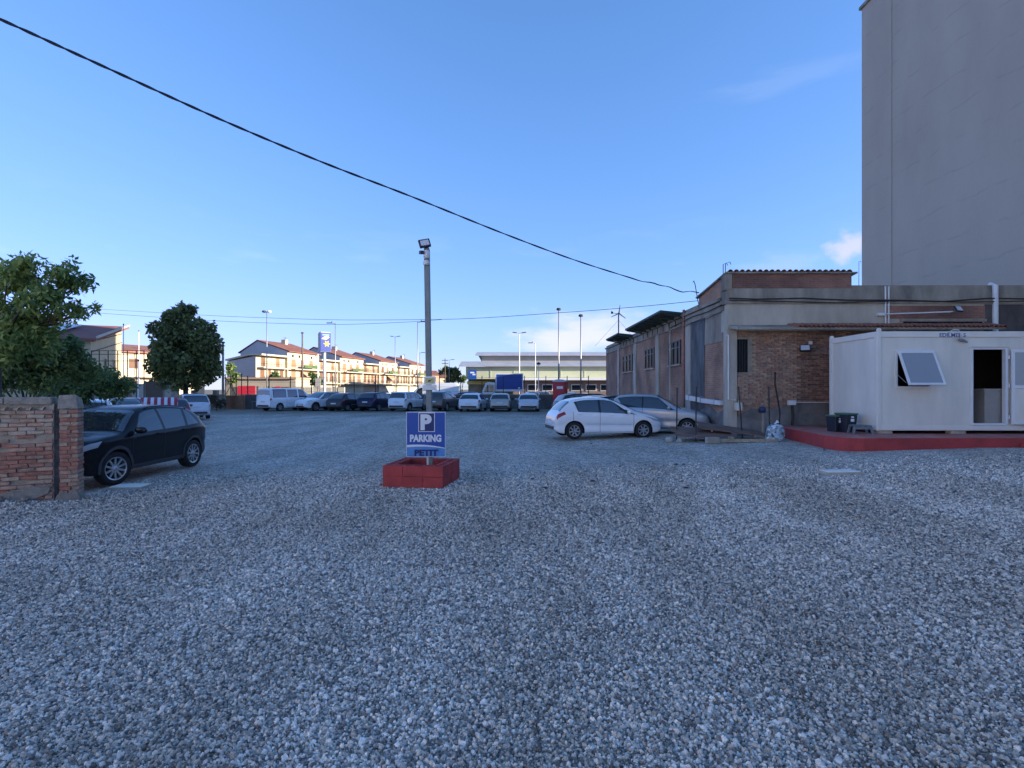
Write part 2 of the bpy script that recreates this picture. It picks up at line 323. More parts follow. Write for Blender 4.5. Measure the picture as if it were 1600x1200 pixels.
M_glassd = mat('dark_window_glass', (0.02, 0.024, 0.03), 0.3, spec=0.06)
M_terra = mat('terracotta', (0.23, 0.085, 0.055), 0.85, col2=(0.34, 0.15, 0.10), vscale=5, bump=0.4)
M_redp = mat('red_masonry_paint', (0.37, 0.045, 0.045), 0.75, var=0.22, vscale=2.5, bump=0.35, bscale=40)
M_redtop = mat('red_floor_paint_worn', (0.36, 0.085, 0.075), 0.75, col2=(0.44, 0.22, 0.18), vscale=2.2, bump=0.25)
M_copper = mat('copper_pipe', (0.30, 0.13, 0.10), 0.6, var=0.2, vscale=4)
M_green = mat('bottle_green_sheet', (0.035, 0.06, 0.05), 0.7, var=0.3, vscale=2)

def brick_tex(name, c1, c2, mo, axis, sc=1.0):
    m = bpy.data.materials.new(name); m.use_nodes = True; n = m.node_tree.nodes; l = m.node_tree.links; b = n['Principled BSDF']; b.inputs['Roughness'].default_value = 0.92
    geo = n.new('ShaderNodeNewGeometry'); sp = n.new('ShaderNodeSeparateXYZ'); cb = n.new('ShaderNodeCombineXYZ'); l.new(geo.outputs['Position'], sp.inputs[0])
    l.new(sp.outputs[axis], cb.inputs['X']); l.new(sp.outputs['Z'], cb.inputs['Y'])
    t = n.new('ShaderNodeTexBrick'); t.inputs['Scale'].default_value = 1.0; t.inputs['Brick Width'].default_value = 0.26; t.inputs['Row Height'].default_value = 0.073; t.inputs['Mortar Size'].default_value = 0.008
    t.inputs['Color1'].default_value = (*c1, 1); t.inputs['Color2'].default_value = (*c2, 1); t.inputs['Mortar'].default_value = (*mo, 1); t.inputs['Mortar Smooth'].default_value = 0.3
    nn = n.new('ShaderNodeTexNoise'); nn.inputs['Scale'].default_value = 3.0; nn.inputs['Detail'].default_value = 4; l.new(geo.outputs['Position'], nn.inputs['Vector'])
    va = n.new('ShaderNodeVectorMath'); va.operation = 'SCALE'; va.inputs['Scale'].default_value = 0.03; l.new(nn.outputs['Color'], va.inputs[0])
    vb = n.new('ShaderNodeVectorMath'); l.new(cb.outputs[0], vb.inputs[0]); l.new(va.outputs[0], vb.inputs[1]); l.new(vb.outputs[0], t.inputs['Vector'])
    big = n.new('ShaderNodeTexNoise'); big.inputs['Scale'].default_value = 0.9; big.inputs['Detail'].default_value = 7; l.new(geo.outputs['Position'], big.inputs['Vector'])
    r = n.new('ShaderNodeValToRGB'); r.color_ramp.elements[0].position = 0.35; r.color_ramp.elements[0].color = (0.62, 0.62, 0.63, 1); r.color_ramp.elements[1].position = 0.65; r.color_ramp.elements[1].color = (1.15, 1.12, 1.08, 1); l.new(big.outputs['Fac'], r.inputs['Fac'])
    mm = n.new('ShaderNodeMix'); mm.data_type = 'RGBA'; mm.blend_type = 'MULTIPLY'; mm.inputs['Factor'].default_value = 1; l.new(t.outputs['Color'], mm.inputs['A']); l.new(r.outputs['Color'], mm.inputs['B'])
    l.new(mm.outputs['Result'], b.inputs['Base Color'])
    bp = n.new('ShaderNodeBump'); bp.inputs['Strength'].default_value = 0.8; bp.inputs['Distance'].default_value = 0.015; bp.invert = True; l.new(t.outputs['Fac'], bp.inputs['Height']); l.new(bp.outputs['Normal'], b.inputs['Normal'])
    return m
M_brs = brick_tex('brick_wall_long_side', (0.42, 0.235, 0.155), (0.34, 0.185, 0.13), (0.36, 0.30, 0.24), 'Y')
M_brf = brick_tex('brick_wall_front', (0.35, 0.16, 0.11), (0.27, 0.125, 0.09), (0.27, 0.22, 0.18), 'X')
M_mortar = mat('mortar', (0.38, 0.315, 0.235), 0.95, var=0.25, vscale=5, bump=0.5, bscale=50)
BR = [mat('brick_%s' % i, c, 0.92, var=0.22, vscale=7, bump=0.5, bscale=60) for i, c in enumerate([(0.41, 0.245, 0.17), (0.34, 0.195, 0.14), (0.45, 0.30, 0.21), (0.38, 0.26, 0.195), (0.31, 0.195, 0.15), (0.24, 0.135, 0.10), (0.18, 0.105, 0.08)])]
BRL = [mat('old_brick_%s' % i, c, 0.93, var=0.25, vscale=9, bump=0.6, bscale=70) for i, c in enumerate([(0.36, 0.17, 0.12), (0.42, 0.265, 0.19), (0.40, 0.29, 0.21), (0.34, 0.145, 0.10), (0.46, 0.36, 0.27), (0.31, 0.20, 0.15)])]

def brick_mesh(name, L, D, H, mt, seed):
    rr = random.Random(seed); mb = MB(); mb.box((0, 0, 0), (L, D, H)); me = mb.mesh(name, mt, bevel=min(L, H) * 0.1)
    for v in me.vertices: v.co += Vector((rr.uniform(-1, 1) * 0.006, rr.uniform(-1, 1) * 0.006, rr.uniform(-1, 1) * 0.004))
    return me

# ------------------------------------------------------------------ tower block (blank rendered wall)
def tower_mat():
    m = bpy.data.materials.new('tower_render'); m.use_nodes = True; n = m.node_tree.nodes; l = m.node_tree.links; b = n['Principled BSDF']; b.inputs['Roughness'].default_value = 0.92
    geo = n.new('ShaderNodeNewGeometry')
    a = n.new('ShaderNodeTexNoise'); a.inputs['Scale'].default_value = 0.30; a.inputs['Detail'].default_value = 8; a.inputs['Roughness'].default_value = 0.6
    mp_ = n.new('ShaderNodeMapping'); mp_.inputs['Scale'].default_value = (1, 1, 0.4); l.new(geo.outputs['Position'], mp_.inputs['Vector']); l.new(mp_.outputs[0], a.inputs['Vector'])
    r = n.new('ShaderNodeValToRGB'); r.color_ramp.elements[0].position = 0.33; r.color_ramp.elements[0].color = (0.40, 0.345, 0.28, 1); r.color_ramp.elements[1].position = 0.68; r.color_ramp.elements[1].color = (0.46, 0.40, 0.33, 1)
    l.new(a.outputs['Fac'], r.inputs['Fac'])
    # trowelled lifts: horizontal scaffold joints every 1.5 m with an uneven edge
    sp = n.new('ShaderNodeSeparateXYZ'); l.new(geo.outputs['Position'], sp.inputs[0])
    n2 = n.new('ShaderNodeTexNoise'); n2.inputs['Scale'].default_value = 0.5; n2.inputs['Detail'].default_value = 5; l.new(geo.outputs['Position'], n2.inputs['Vector'])
    ml = n.new('ShaderNodeMath'); ml.operation = 'MULTIPLY_ADD'; ml.inputs[1].default_value = 0.8; l.new(n2.outputs['Fac'], ml.inputs[0]); l.new(sp.outputs['Z'], ml.inputs[2])
    w = n.new('ShaderNodeMath'); w.operation = 'PINGPONG'; w.inputs[1].default_value = 0.95; l.new(ml.outputs[0], w.inputs[0])
    ed = n.new('ShaderNodeMapRange'); ed.inputs['From Min'].default_value = 0.0; ed.inputs['From Max'].default_value = 0.10; ed.inputs['To Min'].default_value = 0.89; ed.inputs['To Max'].default_value = 1.0; l.new(w.outputs[0], ed.inputs['Value'])
    n3 = n.new('ShaderNodeTexNoise'); n3.inputs['Scale'].default_value = 0.9; n3.inputs['Detail'].default_value = 6; l.new(geo.outputs['Position'], n3.inputs['Vector'])
    th = n.new('ShaderNodeMapRange'); th.inputs['From Min'].default_value = 0.42; th.inputs['From Max'].default_value = 0.58; l.new(n3.outputs['Fac'], th.inputs['Value'])
    mm = n.new('ShaderNodeMix'); mm.data_type = 'RGBA'; mm.blend_type = 'MULTIPLY'; l.new(th.outputs[0], mm.inputs['Factor']); l.new(r.outputs['Color'], mm.inputs['A'])
    l.new(ed.outputs[0], mm.inputs['B']); l.new(mm.outputs['Result'], b.inputs['Base Color'])
    n4 = n.new('ShaderNodeTexNoise'); n4.inputs['Scale'].default_value = 5; n4.inputs['Detail'].default_value = 8; l.new(geo.outputs['Position'], n4.inputs['Vector'])
    bp = n.new('ShaderNodeBump'); bp.inputs['Strength'].default_value = 0.5; bp.inputs['Distance'].default_value = 0.03; l.new(n4.outputs['Fac'], bp.inputs['Height']); l.new(bp.outputs['Normal'], b.inputs['Normal'])
    return m
TX, TY1, TZ = 26.35, 40.5, 30.45
t = thing('tower_block', 'tall grey apartment block with one blank rendered wall, at the right edge', 'building', (TX, TY1, 0))
MB().bx(TX, TX + 16, -7, TY1, 0, TZ).build('wall', tower_mat(), t, True)
MB().bx(TX - 0.14, TX + 16.1, -7.1, TY1 + 0.14, TZ, TZ + 0.22).build('roof_edge', M_concd, t, True)
MB().tube([(TX - 0.03, TY1 - 3.2, 0.2), (TX - 0.03, TY1 - 3.2, TZ)], 0.03, 6).build('rainwater_pipe', mat('pale_pipe', (0.46, 0.40, 0.33), 0.8), t, True)

# ------------------------------------------------------------------ brick workshop on the right
WY, WX = 18.6, 7.46; WF = 42.3
def wz(py): return PZ(py, WY)
def wx(px): return PX(px, WY)
bb = thing('brick_workshop', 'long low brick workshop with concrete bands and green canopies, behind white cabin', 'building', (WX, WY, 0))
MB().bx(WX + 0.02, 24.0, WY + 0.02, WY + 0.5, -0.3, 3.86).build('front_wall', M_mortar, bb, True)
# patchy rendered base along the front
poly = [(WX + .3, -0.2), (13.2, -0.2), (13.2, 1.42), (9.9, 1.38), (9.4, 1.22), (8.9, 1.10), (8.3, 1.18), (7.76, 0.9)]
MB().prism(poly, WY - 0.045, WY + 0.1, 'y').build('render_plinth', mat('stained_render', (0.20, 0.195, 0.185), 0.93, var=0.35, vscale=1.8, bump=0.6, bscale=20), bb, True)
# bricks of the front wall
vis = []; stuff = MB()
rr = random.Random(3)
row = 0; z = 0.95
while z < 3.80:
    x = WX + 0.33 + (0.0 if row % 2 else -0.13) 
    while x < 13.4:
        x0, x1 = max(x, WX + 0.33), x + 0.25
        inwin = (7.70 < x1 and x0 < 8.19 and 2.38 < z + 0.06 and z < 3.62)
        base = 1.40 if x > 9.9 else (1.0 + 0.15 * math.sin(x * 3))
        if not inwin and z > base - 0.1 and x1 - x0 > 0.06:
            vis.append((x0 + 0.005, x1 - 0.005, z, rr.random(), rr.uniform(-0.009, 0.007)))
        x += 0.26
    z += 0.073; row += 1
centre = lambda b: (abs((b[0] + b[1]) / 2 - 8.6) + 0.9 * abs(b[2] - 2.6))
vis.sort(key=centre)
shared = {}
for i, (x0, x1, z, q, dy) in enumerate(vis):
    L = round(x1 - x0, 2)
    if i < 300 and L > 0.2:
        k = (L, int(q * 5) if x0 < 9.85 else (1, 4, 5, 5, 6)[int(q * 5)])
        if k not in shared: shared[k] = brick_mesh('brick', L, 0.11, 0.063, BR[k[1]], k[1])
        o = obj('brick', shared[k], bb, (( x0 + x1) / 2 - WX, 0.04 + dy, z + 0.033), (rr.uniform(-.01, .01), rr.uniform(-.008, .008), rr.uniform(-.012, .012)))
    else:
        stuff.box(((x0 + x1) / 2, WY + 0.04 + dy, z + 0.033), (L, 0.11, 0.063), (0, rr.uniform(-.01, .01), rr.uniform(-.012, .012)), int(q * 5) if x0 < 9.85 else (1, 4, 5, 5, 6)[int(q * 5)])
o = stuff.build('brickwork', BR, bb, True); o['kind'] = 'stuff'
# bands
MB().bx(WX - 0.03, 24.0, WY - 0.03, WY + 0.5, 3.86, wz(475)).build('plaster_band', M_plaster, bb, True)
MB().bx(WX - 0.10, 24.0, WY - 0.10, WY + 0.5, wz(475), wz(468)).build('ledge', M_concd, bb, True)
MB().bx(WX - 0.05, 24.0, WY - 0.05, WY + 0.5, wz(468), wz(451)).build('concrete_band', M_concd, bb, True)
MB().bx(wx(1330), 24.0, WY - 0.03, WY + 0.4, wz(451), wz(446)).build('parapet', M_concd, bb, True)
MB().bx(wx(1384), wx(1540), WY - 0.055, WY + 0.1, wz(498), wz(478)).build('exposed_brick_patch', M_brf, bb, True)
MB().bx(wx(1410), wx(1532), WY - 0.075, WY + 0.1, wz(510), wz(503)).build('vent_slot', M_dark, bb, True)
MB().bx(wx(1405), wx(1537), WY - 0.12, WY + 0.1, wz(503), wz(499)).build('lintel', M_concd, bb, True)
MB().bx(wx(1537), 24, WY - 0.06, WY + 0.1, 0, wz(476)).build('dark_wall_panel', mat('soot_stained_wall', (0.10, 0.085, 0.08), 0.93, var=0.45, vscale=1.0, bump=0.5, streak=0.3), bb, True)
# raised brick gable block with tile capping
gx0, gx1 = WX - 0.02, wx(1330); gz0, gz1 = wz(451), wz(428)
MB().prism([(WY - 0.02, 4.98), (WY - 0.02, gz1), (21.4, gz1 - 0.36), (21.4, 4.98)], gx0, gx1, 'x').build('raised_brickwork', M_brf, bb, True)
MB().prism([(WY + 0.31, 5.09), (WY + 0.31, gz1 - 0.06), (21.3, gz1 - 0.40), (21.3, 5.09)], gx0 - 0.012, gx0 + 0.1, 'x').build('raised_brickwork_end', M_brs, bb, True)
MB().bx(gx0 - 0.08, gx0 + 0.14, WY - 0.08, WY + 0.3, gz0 - 0.05, gz1 + 0.03).build('corner_post', M_concd, bb, True)
MB().prism([(WY - 0.12, gz1), (WY - 0.12, gz1 + 0.05), (21.5, gz1 - 0.31), (21.5, gz1 - 0.36)], gx0 - 0.1, gx1 + 0.15, 'x').build('roof_slab', M_concd, bb, True)
def half_tile(L, r, n=6, th=0.012):
    mb = MB(); vs = []
    for y in (0, L):
        for rad in (r, r - th):
            for k in range(n + 1):
                a = math.pi * k / n; vs.append((rad * math.cos(a), y, rad * math.sin(a)))
    m_ = n + 1; fs = []
    for k in range(n):
        fs += [(k, k + 1, 2 * m_ + k + 1, 2 * m_ + k), (m_ + k + 1, m_ + k, 3 * m_ + k, 3 * m_ + k + 1), (k + 1, k, m_ + k, m_ + k + 1), (2 * m_ + k, 2 * m_ + k + 1, 3 * m_ + k + 1, 3 * m_ + k)]
    return mb.add(vs, fs)
tile_me = half_tile(0.45, 0.085).mesh('roof_tile', M_terra, smooth=False)
nt = 21
for k in range(nt):
    obj('roof_tile', tile_me, bb, (gx0 + (k + 0.3) * (gx1 - gx0) / nt - WX, -0.16, gz1 + 0.045), (R(-7), 0, rr.uniform(-.03, .03)))
# long eave with tiles over the front
ez = wz(514); ex0, ex1 = wx(1141), wx(1541)
MB().prism([(WY - 0.75, ez - 0.10), (WY - 0.75, ez - 0.02), (WY, ez + 0.14), (WY, ez + 0.02)], ex0 - 0.05, ex1, 'x').build('eave_slab', M_concd, bb, True)
nt = 46
tme2 = half_tile(0.75, 0.09).mesh('eave_tile', M_terra)
for k in range(nt):
    x = wx(1228) + (k + .5) * (ex1 - wx(1228)) / nt
    obj('eave_tile', tme2, bb, (x - WX, -0.80, ez - 0.045 + rr.uniform(-.008, .008)), (R(12), 0, rr.uniform(-.02, .02)))
# barred window of the front
w = MB().bx(wx(1149), wx(1168), WY + 0.0, WY + 0.10, wz(582), wz(530)).build('window', M_dark, bb, True)
fr = MB(); x0, x1, z0, z1 = wx(1148) , wx(1169), wz(583), wz(529)
for a in (x0, x1): fr.bx(a - .03, a + .03, WY - 0.05, WY + 0.02, z0, z1)
for a in (z0, z1): fr.bx(x0 - .03, x1 + .03, WY - 0.052, WY + 0.022, a - .03, a + .03)
fr.build('window_frame', M_concd, bb, True)
for k in range(5):
    x = x0 + (k + .7) * (x1 - x0) / 5.4
    MB().tube([(x, WY - 0.07, z0 + .02), (x, WY - 0.07, z1 - .02)], 0.011, 5).build('window_bar', M_blackm, bb, True)
# corner pilaster + grey downpipe
MB().bx(WX - 0.06, WX + 0.30, WY - 0.06, WY + 0.22, -0.3, 3.86).build('corner_pilaster', M_conc, bb, True)
MB().tube([(WX - 0.08, WY - .11, wz(524)), (WX - 0.02, WY - 0.12, wz(524)), (WX - 0.02, WY - 0.12, wz(624)), (wx(1147), WY - 0.12, wz(625))], 0.025, 6).build('grey_conduit', M_pvc, bb, True)
# long side wall
def sy(px): return F * WX / (px - 800)
MB().bx(WX, WX + 0.4, WY + 0.23, WF, -0.3, 4.75).build('side_wall', M_brs, bb, True)
MB().bx(WX - 0.025, WX + 0.4, WY + 0.24, sy(1100), 3.55, 4.6).build('side_render_patch', M_concd, bb, True)
damp = [(sy(1100), -0.2), (sy(1077), -0.2), (sy(1074), 4.62), (sy(1103), 4.62), (sy(1101), 2.8)]
MB().prism(damp, WX - 0.03, WX + 0.2, 'x').build('damp_render', mat('damp_render', (0.10, 0.105, 0.11), 0.93, var=0.55, vscale=2.5, bump=0.7, bscale=15, streak=0.3), bb, True)
MB().prism([(WY + .22, -0.2), (sy(1090), -0.2), (sy(1090), 0.9), (20.3, 1.25), (19.5, 0.95), (WY + .22, 1.15)], WX - 0.035, WX + 0.1, 'x').build('side_render_base', mat('stained_render2', (0.17, 0.165, 0.16), 0.93, var=0.4, vscale=1.8, bump=0.6, bscale=20), bb, True)
MB().bx(WX - 0.06, WX + 0.4, WY + 0.21, WF, 4.6, wz(468) - 0.001).build('side_concrete_band', M_concd, bb, True)
MB().bx(WX - 0.14, WX + 0.3, WY + 0.405, WF + .05, 4.97, 5.08).build('side_ledge', M_concd, bb, True)
MB().bx(WX - 0.03, WX + 0.4, 21.5, WF, 5.08, 5.22).build('side_parapet', M_concd, bb, True)
MB().bx(WX + 0.4, 24.0, WY + 0.5, WF, 4.9, 5.0).build('flat_roof', M_concd, bb, True)
MB().bx(WX + .01, 24.0, WF - 0.3, WF, -0.2, 4.88).build('rear_wall', M_brf, bb, True)
MB().bx(10.5, 25.5, WF + .02, 60, -0.2, 5.75).build('added_shade_wing', M_brf, bb, True)  # unseen wing, added to keep the far fence wall in shade
for (a, b_) in ((1081, 1073), (1031, 1026), (1049.5, 1048), (995, 991)):
    y0, y1 = sorted((sy(a), sy(b_)))
    MB().bx(WX - 0.07, WX + 0.1, y0, y1, -0.2, 4.58).build('pilaster', M_conc, bb, True)
for (a, b_) in ((1064, 1046), (1022.5, 1009), (988.5, 974)):
    y0, y1 = sy(a), sy(b_); z0, z1 = 2.98, 4.02
    w = MB().bx(WX - 0.012, WX + 0.06, y0, y1, z0, z1).build('window', M_glassd, bb, True)
    fr = MB()
    for yy in (y0, y1, (y0 * .38 + y1 * .62), (y0 * .72 + y1 * .28)): fr.bx(WX - 0.05, WX - 0.014, yy - .03, yy + .03, z0, z1)
    for zz in (z0, z1, z1 - .3): fr.bx(WX - 0.052, WX - 0.012, y0, y1, zz - .025, zz + .025)
    f_ = fr.build('window_frame', M_blackm, w); 
    f_.data.transform(Matrix.Translation((-WX, -WY, 0)))
    MB().bx(WX - 0.1, WX + .02, y0 - .1, y1 + .1, z0 - .08, z0 - .03).build('window_sill', M_conc, bb, True)
for (y0, y1) in ((23.2, 30.4), (32.6, 36.6)):
    mb = MB(); mb.prism([(6.38, 5.16), (6.40, 5.26), (7.6, 5.14), (7.6, 5.04)], y0, y1, 'y'); mb.v = [(v[0], v[1], v[2]) for v in mb.v]
    mb.build('canopy', M_green, bb, True)
    n = int((y1 - y0) / 0.9)
    for k in range(n + 1):
        yy = y0 + .1 + (y1 - y0 - .2) * k / n
        MB().prism([(6.45, 5.15), (7.42, 5.03), (7.42, 4.65), (7.38, 4.65), (7.36, 4.95), (6.45, 5.11)], yy - .025, yy + .025, 'y').build('canopy_bracket', M_green, bb, True)
MB().tube([(WX - .1, sy(1072), g(7.3, 23)), (WX - .1, sy(1072), 5.25)], 0.055, 8).build('copper_downpipe', M_copper, bb, True)
MB().tube([(WX - .08, sy(968), 0), (WX - .08, sy(968), 4.6)], 0.05, 8).build('white_downpipe', M_pvc, bb, True)
MB().tube([(wx(1551), WY - .1, 0.6), (wx(1551), WY - .1, wz(447)), (wx(1551), WY + .1, wz(444))], 0.085, 10).build('white_drainpipe', M_pvc, bb, True)
for px in (1381, 1386): MB().tube([(wx(px), WY - .08, wz(510)), (wx(px), WY - .08, wz(448))], 0.028, 6).build('wall_conduit', M_pvc, bb, True)
# cables along the facade
def cable(name, pts, r, mt, parent=None):
    return MB().tube(pts, r, 5).build(name, mt, parent, parent is not None, smooth=True)
M_cable = mat('black_cable', (0.02, 0.02, 0.022), 0.6)
pts = [(wx(px), WY - 0.14, wz(py)) for px, py in ((1137, 467), (1180, 468.5), (1250, 467), (1320, 470), (1400, 470), (1470, 472), (1540, 467), (1600, 468), (1680, 466))]
cable('facade_cable', pts, 0.022, M_cable, bb)
pts = [(wx(px), WY - 0.14, wz(py)) for px, py in ((1137, 470), (1200, 471.5), (1300, 474), (1400, 471), (1500, 473), (1680, 470))]
cable('facade_cable', pts, 0.016, M_cable, bb)
for zc, r_ in ((4.80, .02), (4.55, .014)):
    cable('facade_cable', [(WX - 0.12, WY + .2, zc), (WX - 0.13, 20.2, zc - .05), (WX - 0.12, 21.8, zc), (WX - .12, 25, zc - .1)], r_, M_cable, bb)
# rebar hooks on the roof, weeds
for (px, py0, py1, dx) in ((1130, 426, 413, .12), (1133.5, 425, 411.5, .16)):
    a = P(px, py0, 18.9); b_ = P(px, py1, 18.9)
    MB().tube([a - Vector((0, 0, .5)), b_, b_ + Vector((dx, 0, .05)), b_ + Vector((dx + .03, 0, -.04))], 0.014, 5).build('rebar_hook', M_blackm, bb, True)
a = P(1342, 447, 19); MB().tube([a, P(1342, 409, 19), P(1344, 408, 19), P(1345, 410, 19)], 0.013, 5).build('rebar_hook', M_pvc, bb, True)

# wall floodlights -------------------------------------------------
def floodlight(label, loc, yaw, pitch, s=1.0, mast=None):
    t = thing('floodlight', label, 'floodlight', loc)
    M = Euler((pitch, 0, yaw)).to_matrix()
    b = MB(); b.box((0, 0, 0), (.34 * s, .07 * s, .26 * s), M); b.build('housing', M_blackm, t, bevel=.008)
    b = MB(); b.box(M @ Vector((0, -.042 * s, 0)), (.28 * s, .012, .19 * s), M); b.build('lamp_glass', mat('flood_glass', (0.55, 0.58, 0.60), 0.25, spec=.6), t)
    b = MB(); b.tube([M @ Vector((-.18 * s, .0, 0)), M @ Vector((-.18 * s, .10 * s, 0)), M @ Vector((.18 * s, .10 * s, 0)), M @ Vector((.18 * s, 0, 0))], .012 * s, 5); b.build('bracket', M_blackm, t)
    return t
t = floodlight('small black floodlight on the dark brick wall left of the white cabin', tuple(P(1258, 544, WY - .3)), R(-25), R(-25), .95)
l = t.location; MB().tube([(0, .08, 0), (.12, .28, .14)], .014, 5).build('arm', M_blackm, t)
MB().box((wx(1265) - l.x, .26, wz(536) - l.z), (.11, .1, .11)).build('junction_box', M_pvc, t, bevel=.01)
t = floodlight('black floodlight on a long white arm above the white cabin roof', (wx(1474), WY - .62, wz(487)), R(20), R(-30), .9)
l = t.location; MB().tube([(wx(1375) - l.x, .52, wz(491.5) - l.z), (wx(1466) - l.x, .1, wz(490.5) - l.z), (0, .06, -.02)], .022, 6).build('arm', M_pvc, t)
MB().box((wx(1373) - l.x, .52, wz(492) - l.z), (.24, .14, .1)).build('junction_box', M_pvc, t, bevel=.01)

# ------------------------------------------------------------------ red platform, steps
PZT = 0.60
pf = thing('red_platform', 'low dark red painted concrete platform under the white cabin', 'platform', (9, 14, 0.2))
poly = [(8.95, 18.5), (8.85, 17.6), (8.62, 15.6), (8.46, 14.6), (8.50, 14.1), (8.66, 13.82), (9.0, 13.74), (12, 13.78), (18.5, 13.95), (18.5, 18.5)]
MB().prism(poly, -0.1, PZT - 0.012).build('kerb_body', M_redp, pf, True, bevel=.012, seg=2)
pin = [(8.98, 18.45), (8.90, 17.6), (8.68, 15.6), (8.53, 14.6), (8.56, 14.14), (8.69, 13.88), (9.0, 13.81), (12, 13.85), (18.4, 14.02), (18.4, 18.45)]
MB().prism(pin, PZT - 0.012, PZT).build('floor_surface', M_redtop, pf, True)
sp_ = [(13.0, 13.75), (13.25, 13.42), (18, 13.45), (18, 13.94)]
MB().prism(sp_, -0.1, PZT - 0.14).build('step', M_redp, pf, True, bevel=.012)

# ------------------------------------------------------------------ site cabin
CY, CX0, CX1, CYB = 15.0, 10.19, 16.6, 17.25
cz0, cz1 = 0.69, PZ(517.5, CY)
M_cab = mat('cabin_panel', (0.74, 0.70, 0.61), 0.55, var=0.09, vscale=1.4, streak=.3)
M_cabf = mat('cabin_frame', (0.76, 0.72, 0.64), 0.5, var=0.05, vscale=1.5)
M_alu = mat('white_aluminium', (0.74, 0.75, 0.75), 0.35, var=0.03, vscale=4)
cab = thing('site_cabin', 'cream white prefabricated cabin with open door and top hung window', 'cabin', (CX0, CY, cz0))
def cx(px): return PX(px, CY)
def cz(py): return PZ(py, CY)
wxa, wxb, wza, wzb = cx(1401), cx(1457), cz(605), cz(548)
dxa, dxb, dza, dzb = cx(1520), cx(1571), cz(663), cz(546)
x_ = CX0 + .06
# front wall panels, pieced round the openings
pan = MB
def panel(x0, x1, z0, z1): MB().bx(x0, x1, CY + .03, CY + .09, z0, z1).build('wall_panel', M_cab, cab, True)
zl, zh = cz0 + .14, cz1 - .17
edges = [CX0 + .1, cx(1399), wxb + .03]
panel(CX0 + .1, wxa, zl, zh); panel(wxa, wxb, zl, wza); panel(wxa, wxb, wzb, zh); panel(wxb, dxa - .55, zl, zh); panel(dxa - .547, dxa, zl, zh)
panel(dxa, dxb, dzb, zh); panel(dxb, CX1 - .1, zl, zh)
MB().bx(CX0 + .03, CX0 + .09, CY + .1, CY + 1.05, zl, zh).build('wall_panel', M_cab, cab, True)
MB().bx(CX0 + .03, CX0 + .09, CY + 1.053, CYB - .1, zl, zh).build('wall_panel', M_cab, cab, True)
MB().bx(CX0 + .1, CX1 - .1, CYB - .09, CYB - .03, zl, zh).build('wall_panel', M_cab, cab, True)
MB().bx(CX1 - .09, CX1 - .03, CY + .1, CYB - .1, zl, zh).build('wall_panel', M_cab, cab, True)
for (xx, yy) in ((CX0, CY), (CX1, CY), (CX0, CYB), (CX1, CYB)):
    MB().box((xx + (.055 if xx == CX0 else -.055), yy + (.055 if yy == CY else -.055), (cz0 + cz1) / 2), (.13, .13, cz1 - cz0)).build('corner_post', M_cabf, cab, True, bevel=.02, seg=2)
    mb = MB(); mb.lathe([(0, -.025), (.06, -.025), (.06, .025), (0, .025)], (xx + (.06 if xx == CX0 else -.06), yy + (.02 if yy == CY else -.02), cz1 + .03), 'y', 14); mb.build('lifting_eye', M_cabf, cab, True)
for (y0, y1) in ((CY - .01, CY + .09), (CYB - .09, CYB + .01)):
    MB().bx(CX0 + .12, CX1 - .12, y0, y1, zh, cz1 - .004).build('top_rail', M_cabf, cab, True, bevel=.012)
    MB().bx(CX0 + .12, CX1 - .12, y0, y1, cz0 + .003, zl).build('bottom_rail', M_cabf, cab, True, bevel=.012)
for (x0, x1) in ((CX0 - .01, CX0 + .09), (CX1 - .09, CX1 + .01)):
    MB().bx(x0, x1, CY + .12, CYB - .12, zh, cz1 - .004).build('top_rail', M_cabf, cab, True, bevel=.012)
    MB().bx(x0, x1, CY + .12, CYB - .12, cz0 + .003, zl).build('bottom_rail', M_cabf, cab, True, bevel=.012)
MB().bx(CX0 + .1, CX1 - .1, CY + .1, CYB - .1, cz1 - .12, cz1 - .07).build('roof_sheet', M_cab, cab, True)
MB().bx(CX0 + .1, CX1 - .1, CY + .1, CYB - .1, zl - .06, zl).build('cabin_floor', mat('lino', (.10, .10, .10), .6), cab, True)
MB().bx(CX0 + .16, CX0 + .9, CY + .02, CY + .028, zh - .014, zh - .002)
M_cabshade = mat('cabin_shade', (.05, .045, .045), .7, var=.15, vscale=2)  # added dark lining, the shade of the interior put into its colour
MB().bx(CX0 + .11, CX1 - .11, CYB - .14, CYB - .10, zl, zh - .01).build('shade_lining', M_cabshade, cab, True)
for xx in (CX0 + .12, cx(1510), CX1 - .14): MB().bx(xx - .02, xx + .02, CY + .12, CYB - .15, zl, zh - .01).build('shade_lining', M_cabshade, cab, True)
MB().bx(CX0 + .11, CX1 - .11, CY + .12, CYB - .15, cz1 - .20, cz1 - .17).build('shade_ceiling', M_cabshade, cab, True)
# lettering on the top rail with a white strap hanging over it
o = obj('lettering', text_mesh('EDILMEB S', 0.155, mat('blue_print', (0.02, 0.10, 0.32), .5), 0.0015, .002, 1.05), cab, ((cx(1488) - CX0), -0.0145, (cz(523.5) - cz0)), (R(90), 0, 0))
pts = [(cx(1479), CY - .03, cz(520)), (cx(1488), CY - .05, cz(515.5)), (cx(1495), CY - .06, cz(516)), (cx(1498), CY - .06, cz(522)), (cx(1499), CY - .05, cz(529)), (cx(1507), CY - .04, cz(534))]
cable('strap', pts, .014, M_pvc, cab)
MB().tube([(cx(1496), CY - .03, cz(530)), (cx(1501), CY - .06, cz(532)), (cx(1510), CY - .03, cz(535))], [.03, .045, .02], 6).build('strap_knot', mat('grey_rag', (.22, .20, .21), .9), cab, True)
